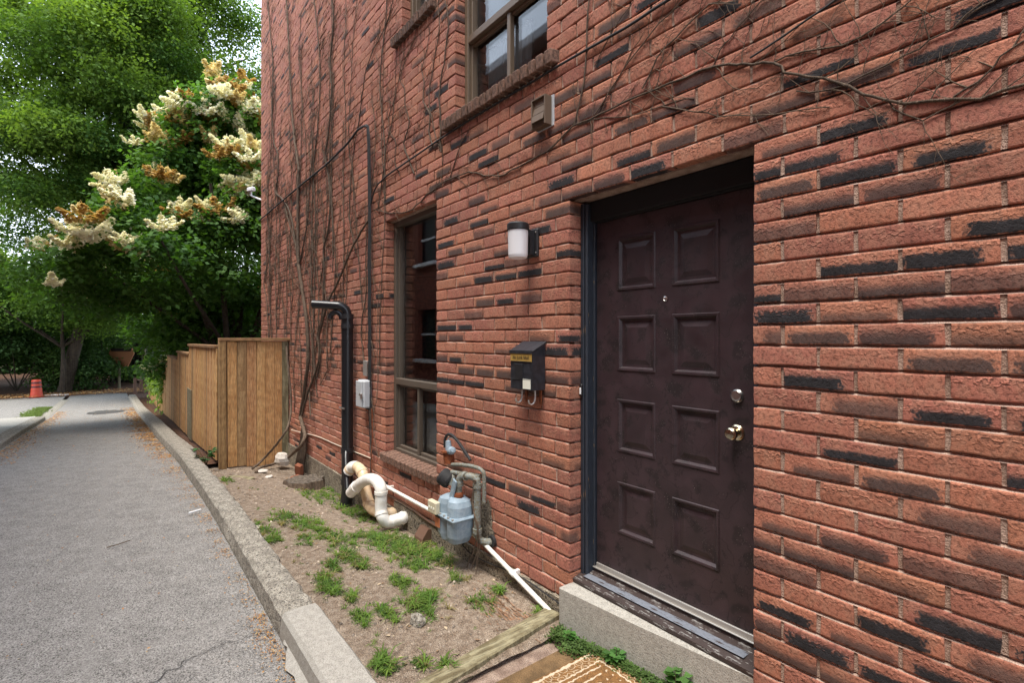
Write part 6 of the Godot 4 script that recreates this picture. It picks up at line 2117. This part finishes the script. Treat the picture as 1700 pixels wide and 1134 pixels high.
	# the rest beyond the lane
	var more := [
		["leafy_tree", "light green tree at the left edge of the picture", Vector3(-31.0, -1.1, 9.0), 5.2, Vector3(3.4, 5.2, 3.4), 0.5, Color(0.07, 0.16, 0.022), Color(0.32, 0.46, 0.06), 52],
		["leafy_tree", "slim young tree with a pale straight trunk at the lane's end", Vector3(-30.4, -1.05, 3.96), 3.9, Vector3(3.0, 1.7, 3.2), 0.35, Color(0.04, 0.12, 0.02), Color(0.2, 0.34, 0.04), 26],
		["leafy_tree", "dark tree filling the gap behind the orange barrel", Vector3(-33.5, -1.1, 6.8), 3.6, Vector3(3.4, 2.6, 3.6), 0.4, Color(0.035, 0.10, 0.02), Color(0.15, 0.29, 0.035), 36],
		["leafy_tree", "dark tree rising behind the gate beyond the fence", Vector3(-37.0, -1.1, -0.5), 6.0, Vector3(3.4, 4.2, 3.2), 0.5, Color(0.022, 0.065, 0.02), Color(0.07, 0.15, 0.03), 28],
		["leafy_tree", "deep green tree standing in the yard behind the fence", Vector3(-22.0, -1.0, -3.2), 4.6, Vector3(3.0, 4.0, 2.4), 0.5, Color(0.02, 0.06, 0.018), Color(0.06, 0.13, 0.03), 24],
		["leafy_tree", "broad tree far behind the left parking ground", Vector3(-40.0, -1.2, 14.5), 5.5, Vector3(4.0, 4.8, 4.0), 0.6, Color(0.05, 0.12, 0.02), Color(0.16, 0.27, 0.05), 26],
		["leafy_tree", "tall tree beside the house corner, high behind the flowers", Vector3(-24.0, -1.0, -5.6), 8.0, Vector3(3.0, 6.5, 2.6), 0.5, Color(0.035, 0.09, 0.018), Color(0.15, 0.24, 0.04), 34],
		["leafy_tree", "full green tree rising behind the left parking ground, left of the great tree", Vector3(-37.0, -1.2, 9.5), 6.6, Vector3(4.6, 5.0, 4.6), 0.5, Color(0.04, 0.12, 0.02), Color(0.2, 0.34, 0.045), 52],
		["leafy_tree", "tree closing the view at the end of the lane", Vector3(-42.0, -1.2, 4.0), 5.0, Vector3(4.0, 4.5, 4.5), 0.6, Color(0.03, 0.085, 0.02), Color(0.12, 0.22, 0.04), 30],
	]
	for k in more.size():
		var m: Array = more[k]
		var at: Vector3 = m[2]
		var cc := at + Vector3(0, m[3], 0)
		var lb := []
		lb.append([[at, at + Vector3(0.05, m[3] * 0.4, -0.05), cc, cc + Vector3.UP * m[4].y * 0.6], 0.12 + 0.02 * m[3] if k != 1 else 0.1, 0.03])
		for j in 5:
			var a := j * 1.3 + k
			lb.append([[at + Vector3.UP * m[3] * 0.55, at + Vector3(cos(a) * m[4].x * 0.4, m[3] * 0.8, sin(a) * m[4].z * 0.4), cc + Vector3(cos(a) * m[4].x * 0.8, 0.3, sin(a) * m[4].z * 0.8)], 0.06, 0.02])
		tree(m[0], m[1], at, lb, crown_lumps(cc, m[4] * 0.8, m[8], 0.8, 1.3, 70 + k), small, 60, m[6], m[7], 100 + k, 1.2)
	var wood := []
	var wr := RandomNumberGenerator.new()
	wr.seed = 99
	var wc := []
	for k in 24000:
		var z := wr.randf_range(-22.0, 40.0)
		var x := -47.0 - wr.randf() * 4.0
		var high := 6.5 + 3.0 * wob.get_noise_1d(z * 14.0)
		wood.append(spun(wr, Vector3(x + 2.0 * wob.get_noise_2d(z * 30.0, 5.0), -1.3 + high * wr.randf(), z), wr.randf_range(1.6, 2.6), 0.8))
		wc.append(Color(0.035, 0.09, 0.02).lerp(Color(0.1, 0.19, 0.035), wr.randf() * clampf(0.5 + wob.get_noise_2d(z * 40.0, wood[-1].origin.y * 40.0), 0.0, 1.0)))
	stuff(tag(many("woodland", small, M.leaf, wood, wc), "dim mass of woodland closing the view beyond the lane", "woodland"))
	# bushes along the bank
	var bushes := [["bright low bush at the left edge behind the parking ground", Vector3(-31.5, -1.0, 9.0), 1.7], ["low shaded bush right of the slim young trunk", Vector3(-31.6, -1.0, 3.0), 1.2], ["feathery bush before the dark wooden gate", Vector3(-32.2, -1.0, 2.2), 1.2], ["dark bush behind the orange barrel", Vector3(-32.0, -1.0, 5.6), 2.3], ["rounded green bush between the slim trunk and the great trunk", Vector3(-31.8, -1.0, 4.3), 1.3], ["tall green bush rising behind the leaning backboard", Vector3(-34.0, -1.0, 2.6), 2.6], ["spreading bush left of the orange barrel", Vector3(-31.8, -1.0, 7.3), 1.5], ["shaded bush behind the fence's far end", Vector3(-26.0, -1.0, -0.6), 1.8], ["dark shrub in the yard close behind the fence", Vector3(-18.5, -0.8, -0.8), 1.7], ["dark shrub close to the house corner behind the fence", Vector3(-13.0, -0.5, -2.0), 1.7],
		["tall screen bush at the back of the yard", Vector3(-19.0, -1.0, -6.0), 2.4]]
	for k in bushes.size():
		var at: Vector3 = bushes[k][1]
		var h: float = bushes[k][2]
		var lb := []
		for j in 5:
			var a := j * 1.26
			lb.append([[at, at + Vector3(cos(a) * 0.3 * h, 0.6 * h, sin(a) * 0.3 * h), at + Vector3(cos(a) * 0.6 * h, 1.1 * h, sin(a) * 0.6 * h)], 0.03, 0.01])
		var t := tree("bush", bushes[k][0], at, lb, crown_lumps(at + Vector3(0, h * 0.75, 0), Vector3(0.75, 0.6, 0.75) * h, 9, 0.4 * h, 0.6 * h, 90 + k), mid, 110, Color(0.03, 0.085, 0.018), [Color(0.16, 0.28, 0.05), Color(0.08, 0.16, 0.03)][0 if k in [0, 2, 4] else 1], 140 + k, 0.9, "bushes beyond the lane")
		t.set_meta("category", "bush")


# ---------------------------------------------------------------- far things
func build_far() -> void:
	var b := thing("traffic_barrel", "orange red striped traffic barrel under the trees", "barrel", Vector3(-29.5, -1.03, 4.7))
	b.scale = Vector3.ONE * 0.78
	var p := MB.new()
	p.lathe([Vector2(0, 0), Vector2(0.31, 0), Vector2(0.31, 0.06), Vector2(0.26, 0.07), Vector2(0.25, 0.26), Vector2(0.24, 0.27), Vector2(0.235, 0.46), Vector2(0.225, 0.47), Vector2(0.22, 0.66), Vector2(0.21, 0.67), Vector2(0.205, 0.9), Vector2(0.17, 0.96), Vector2(0, 0.97)], 20)
	made("body", p, M.barrel, b)
	for y in [0.17, 0.37, 0.57, 0.79]:
		var w := MB.new()
		w.lathe([Vector2(0.253 - y * 0.05, -0.05), Vector2(0.256 - y * 0.05, -0.05), Vector2(0.252 - y * 0.05, 0.05), Vector2(0.249 - y * 0.05, 0.05)], 20, Transform3D(Basis(), Vector3(0, y, 0)))
		made("band", w, M.band, b)
	var rd := MB.new()
	rd.box(Vector3(0, 0.1, 0), Vector3(0.9, 0.16, 0.06), 0.02)
	rd.box(Vector3(-0.3, 0.03, 0), Vector3(0.1, 0.1, 0.4), 0.02)
	var ro := made("barrier_board", rd, M.red, null, Vector3(-13.75, lane_y(-13.7) + 0.1, 3.95))
	ro.rotation.y = 0.3
	tag(ro, "red plastic barrier piece lying on the apron at the left edge", "barrier")
	# gate, shed, posts
	var g := thing("wooden_gate", "dark weathered board gate at the end of the lane", "gate", Vector3(-33.2, -1.08, 1.55))
	g.rotation.y = 1.05
	for k in 8:
		var m := MB.new()
		m.box(Vector3(-0.6 + 0.17 * k, 0.95 + 0.05 * sin(k * 1.1), 0), Vector3(0.155, 1.9 + 0.1 * sin(k * 1.1), 0.03), 0.005)
		made("board", m, M.dark_wood, g)
	for x in [-0.78, 0.78]:
		var m := MB.new()
		m.box(Vector3(x, 1.0, 0), Vector3(0.12, 2.0, 0.12), 0.01)
		made("post", m, M.pale_post if x > 0 else M.dark_wood, g)
	var s := thing("garden_shed", "pale grey shed with horizontal siding behind the fence end", "shed", Vector3(-34.6, -1.08, 0.45))
	s.rotation.y = 1.05
	var sb := MB.new()
	sb.box(Vector3(0, 1.05, -1.0), Vector3(1.56, 2.06, 1.96))
	made("wall", sb, M.siding, s)
	for k in 18:
		var m := MB.new()
		m.box(Vector3(0, 0.1 + 0.115 * k, 0.0), Vector3(1.6, 0.112, 0.02), 0.002, Transform3D(Basis(Vector3.RIGHT, 0.0), Vector3.ZERO))
		var o := made("siding_board", m, M.siding, s)
		o.rotation.x = -0.004
		o.position.z = 0.006
	var cbo := MB.new()
	for x in [-0.82, 0.82]:
		cbo.box(Vector3(x, 1.06, 0.0), Vector3(0.08, 2.12, 0.06), 0.005)
	made("corner_board", cbo, M.white_paint, s)
	var sr := MB.new()
	sr.prism(PackedVector2Array([Vector2(-1.0, 2.1), Vector2(1.0, 2.1), Vector2(0, 2.7)]), -2.1, 0.15)
	made("roof", sr, M.dark_wood, s)
	var bb := thing("backboard", "brown hexagonal backboard on leaning poles at the lane's end", "backboard", Vector3(-31.556, 0.637, 1.809))
	var bo := MB.new()
	bo.prism(PackedVector2Array([Vector2(-0.5, 0.35), Vector2(0.5, 0.35), Vector2(0.6, 0.1), Vector2(0.3, -0.55), Vector2(-0.3, -0.55), Vector2(-0.6, 0.1)]), -0.03, 0.03, Transform3D(Basis(Vector3.UP, 0.95)))
	made("board", bo, M.backboard, bb)
	var bt := MB.new()
	bt.prism(PackedVector2Array([Vector2(-0.5, 0.35), Vector2(0.5, 0.35), Vector2(0.45, 0.2), Vector2(-0.45, 0.2)]), 0.032, 0.06, Transform3D(Basis(Vector3.UP, 0.95)))
	made("trim", bt, M.dark_wood, bb)
	for k in 2:
		var po := MB.new()
		po.tube([Vector3(-0.3 + 0.3 * k, -0.3, 0.1), Vector3(0.1 + 0.2 * k, -2.4, 0.1)], 0.06, -1.0, 8)
		made("pole", po, M.dark_wood if k == 0 else M.pale_post, bb)
	var lr := thing("low_post_rail", "two short dark posts joined by a rail at the fence end", "post", Vector3(-28.5, -1.04, 1.35))
	for k in 2:
		var m := MB.new()
		m.box(Vector3(-0.9 * k, 0.35, -0.25 * k), Vector3(0.12, 0.75, 0.12), 0.01)
		made("post", m, M.brown_hood, lr)
	var ra := MB.new()
	ra.box(Vector3(-0.45, 0.66, -0.12), Vector3(1.1, 0.1, 0.05), 0.01, Transform3D(Basis(Vector3.UP, -0.27)))
	made("rail", ra, M.brown_hood, lr)
	var pk := MB.new()
	pk.box(Vector3(0, 0.03, 0), Vector3(1.0, 0.05, 0.2), 0.01)
	var po2 := made("pale_plank", pk, M.white_paint, null, Vector3(-29.6, -1.02, 4.15))
	po2.rotation.y = 1.2
	tag(po2, "pale plank lying on the ground beside the slim trunk", "plank")
	# the house over the lane: it shows in the window glass and shades the wall
	var h := thing("opposite_house", "brick house across the lane, mirrored in the window glass", "house", Vector3(-4.3, 0, 4.6))
	var holes := []
	for x in [-8.9, -6.1, -2.2, 1.4, 5.0]:
		holes.append([x, x + 1.0, 0.9, 2.3])
		holes.append([x, x + 1.0, 3.6, 5.0])
	var w := MB.new()
	rects_around(w, -12.0, 12.0, -0.9, 7.4, holes, 0.0, 0.3)
	w.box(Vector3(-11.85, 3.25, 3.9), Vector3(0.3, 8.3, 7.1))
	w.box(Vector3(11.85, 3.25, 3.9), Vector3(0.3, 8.3, 7.1))
	w.box(Vector3(0, 3.25, 7.6), Vector3(24.0, 8.3, 0.3))
	made("wall", w, M.far_brick, h)
	var ro3 := MB.new()
	ro3.box(Vector3(0, 7.52, 3.7), Vector3(24.2, 0.2, 8.0), 0.02)
	made("roof", ro3, M.eave, h)
	for q in holes:
		var f := MB.new()
		f.box(Vector3((q[0] + q[1]) / 2, q[2] - 0.05, -0.02), Vector3(1.2, 0.1, 0.2), 0.01)
		made("window_sill", f, M.white_paint, h)
		var pn := MB.new()
		pn.box(Vector3((q[0] + q[1]) / 2, (q[2] + q[3]) / 2, 0.15), Vector3(0.98, 1.38, 0.03))
		var win := made("window", pn, M.black_gloss, h)
		var bar := MB.new()
		bar.box(Vector3((q[0] + q[1]) / 2, (q[2] + q[3]) / 2, 0.12), Vector3(1.0, 0.06, 0.04), 0.004)
		made("rail", bar, M.white_paint, win)


func extra_materials() -> void:
	M.bronze_lower = mat(lin(0.095, 0.075, 0.057), 0.5)
	M.paving = mat(Color(1, 1, 1), 0.95, surface(141, 512, 0.01, 0.22, Color(0.50, 0.42, 0.37), Color(0.64, 0.56, 0.50), 0.2), 1.5, 1.2)
	M.paving_slab = mat(Color(1, 1, 1), 0.95, surface(144, 512, 0.012, 0.25, Color(0.37, 0.29, 0.19), Color(0.47, 0.37, 0.25), 0.16), 1.5, 0.6)
	M.worn = mat(Color(1, 1, 1), 0.55, chipped_maps(161, Color(0.44, 0.46, 0.50), Color(0.24, 0.21, 0.21), 0.33, 0), 3.0, 0.05)
	M.head_shade = mat(lin(0.005, 0.005, 0.006), 0.8)  # near black: the shade of the recess painted into the door head
	M.crack = mat(lin(0.06, 0.058, 0.055), 0.95)
	M.mail_black = mat(Color(1, 1, 1), 0.42, surface(147, 256, 0.02, 0.2, Color(0.12, 0.125, 0.145), Color(0.175, 0.185, 0.21), 0.06), 4.0)
	M.cedar_grey = mat(Color(1, 1, 1), 0.9, wood_maps(151, Color(0.54, 0.42, 0.28), Color(0.66, 0.54, 0.38)), 1.3, 0.25, true)
	M.stump_top = mat(Color(1, 1, 1), 0.95, surface(155, 256, 0.03, 0.2, Color(0.27, 0.24, 0.21), Color(0.44, 0.40, 0.35), 0.2), 3.0, 0.8)
	M.band = mat(lin(0.10, 0.02, 0.02), 0.4)


func _ready() -> void:
	rng.seed = 20240611
	wob.seed = 5
	wob.noise_type = FastNoiseLite.TYPE_SIMPLEX_SMOOTH
	wob.frequency = 0.02
	wob.fractal_octaves = 3
	# camera
	cam = Camera3D.new()
	cam.name = "camera"
	cam.projection = Camera3D.PROJECTION_FRUSTUM
	cam.near = 0.05
	cam.far = 600.0
	cam.size = 2.0 * 0.05 * 567.0 / 840.0
	cam.frustum_offset = Vector2(0, -6.0 / 840.0 * 0.05)
	cam.position = Vector3(0, 1.5, 1.95)
	cam.rotation.y = asin(0.78950)
	add_child(cam)
	cam.current = true
	# sky and light: bright overcast
	var env := Environment.new()
	var sky := Sky.new()
	var sm := ProceduralSkyMaterial.new()
	sm.sky_top_color = Color(0.80, 0.865, 0.95)
	sm.sky_horizon_color = Color(0.93, 0.95, 0.98)
	sm.sky_curve = 0.2
	sm.ground_bottom_color = Color(0.25, 0.24, 0.22)
	sm.ground_horizon_color = Color(0.5, 0.5, 0.5)
	sm.energy_multiplier = 1.0
	sky.sky_material = sm
	env.background_mode = Environment.BG_SKY
	env.sky = sky
	env.background_energy_multiplier = 1.0
	env.tonemap_mode = Environment.TONE_MAPPER_LINEAR
	env.tonemap_exposure = 3.55
	env.sdfgi_enabled = true
	env.ssao_enabled = true
	env.ssil_enabled = true
	var we := WorldEnvironment.new()
	we.name = "world"
	we.environment = env
	add_child(we)
	var sun := DirectionalLight3D.new()
	sun.name = "sun"
	sun.light_energy = 0.5
	sun.light_color = Color(1.0, 0.975, 0.94)
	sun.light_angular_distance = 26.0
	sun.shadow_enabled = true
	add_child(sun)
	sun.look_at_from_position(Vector3(1.6, 12.0, 3.7), Vector3.ZERO)
	make_materials()
	extra_materials()
	black_spots.append_array([Vector2(-0.303, 1.826), Vector2(-0.38, 1.748), Vector2(-0.922, 1.665), Vector2(-0.871, 1.587), Vector2(-0.376, 1.582), Vector2(-0.742, 1.347), Vector2(-0.386, 1.271), Vector2(-0.619, 1.121), Vector2(-0.858, 0.469), Vector2(-0.724, 0.411), Vector2(-0.493, 0.58), Vector2(-0.377, 0.653), Vector2(-0.418, 0.502), Vector2(-0.552, 0.418)])
	black_spots.append_array([Vector2(-0.306, 2.365), Vector2(-0.679, 2.449), Vector2(-1.658, 2.899), Vector2(-1.464, 3.046), Vector2(-0.621, 2.211), Vector2(-0.751, 2.124), Vector2(-0.629, 2.063), Vector2(-0.381, 2.056), Vector2(-1.547, 2.364), Vector2(-1.417, 2.299), Vector2(-2.031, 2.35), Vector2(-0.289, 2.443), Vector2(-0.244, 1.766)])
	black_spots.append_array([Vector2(-2.228, 2.172), Vector2(-2.094, 1.965), Vector2(-2.597, 1.956), Vector2(-2.228, 1.887), Vector2(-2.478, 1.875), Vector2(-2.662, 1.869), Vector2(-2.478, 1.718), Vector2(-2.094, 1.48), Vector2(-2.05, 1.406), Vector2(-3.078, 0.852), Vector2(-2.835, 0.854), Vector2(-2.114, 0.565), Vector2(-2.228, 0.483), Vector2(-2.577, 0.554)])
	black_spots.append_array([Vector2(-3.236, 2.344), Vector2(-3.211, 2.033), Vector2(-2.59, 1.955), Vector2(-2.723, 1.874), Vector2(-2.864, 2.731), Vector2(-3.086, 2.889), Vector2(-3.333, 1.176), Vector2(-3.078, 1.172), Vector2(-2.835, 1.169), Vector2(-3.211, 1.389), Vector2(-2.953, 1.563), Vector2(-3.185, 1.557), Vector2(-4.697, 1.856), Vector2(-5.171, 2.009), Vector2(-4.416, 2.788)])
	grey_spots.append_array([Vector2(-0.476, 1.511), Vector2(-0.707, 1.513), Vector2(-0.913, 1.514), Vector2(-0.864, 2.05), Vector2(-0.51, 1.963), Vector2(-0.742, 1.967), Vector2(-0.504, 1.673), Vector2(-0.489, 1.187), Vector2(-0.852, 0.81), Vector2(-0.626, 0.814), Vector2(-0.858, 0.657), Vector2(-0.612, 0.496), Vector2(-0.301, 0.878), Vector2(-0.911, 0.841)])
	grey_spots.append_array([Vector2(-0.565, 2.376), Vector2(-1.089, 2.805), Vector2(-1.924, 2.431), Vector2(-0.94, 2.317), Vector2(-1.561, 2.518), Vector2(-0.847, 2.202), Vector2(-0.797, 2.372), Vector2(-1.271, 2.587), Vector2(-1.924, 2.767), Vector2(-0.633, 1.664), Vector2(-0.305, 0.954), Vector2(-0.293, 1.502)])
	grey_spots.append_array([Vector2(-2.233, 1.725), Vector2(-2.175, 1.247), Vector2(-2.662, 1.241), Vector2(-2.577, 1.165), Vector2(-2.366, 2.259), Vector2(-3.333, 1.482), Vector2(-3.078, 1.474), Vector2(-2.953, 1.248), Vector2(-2.729, 1.249), Vector2(-2.577, 1.173), Vector2(-2.349, 0.872), Vector2(-2.864, 2.257), Vector2(-3.387, 2.094), Vector2(-3.36, 1.944), Vector2(-2.879, 2.442), Vector2(-2.736, 2.339), Vector2(-2.655, 2.751)])
	build_house()
	build_ground()
	build_trees()
	build_far()
	build_fence()
	build_services()
	build_vines()
	build_debris()
	build_grass()
	build_litter()
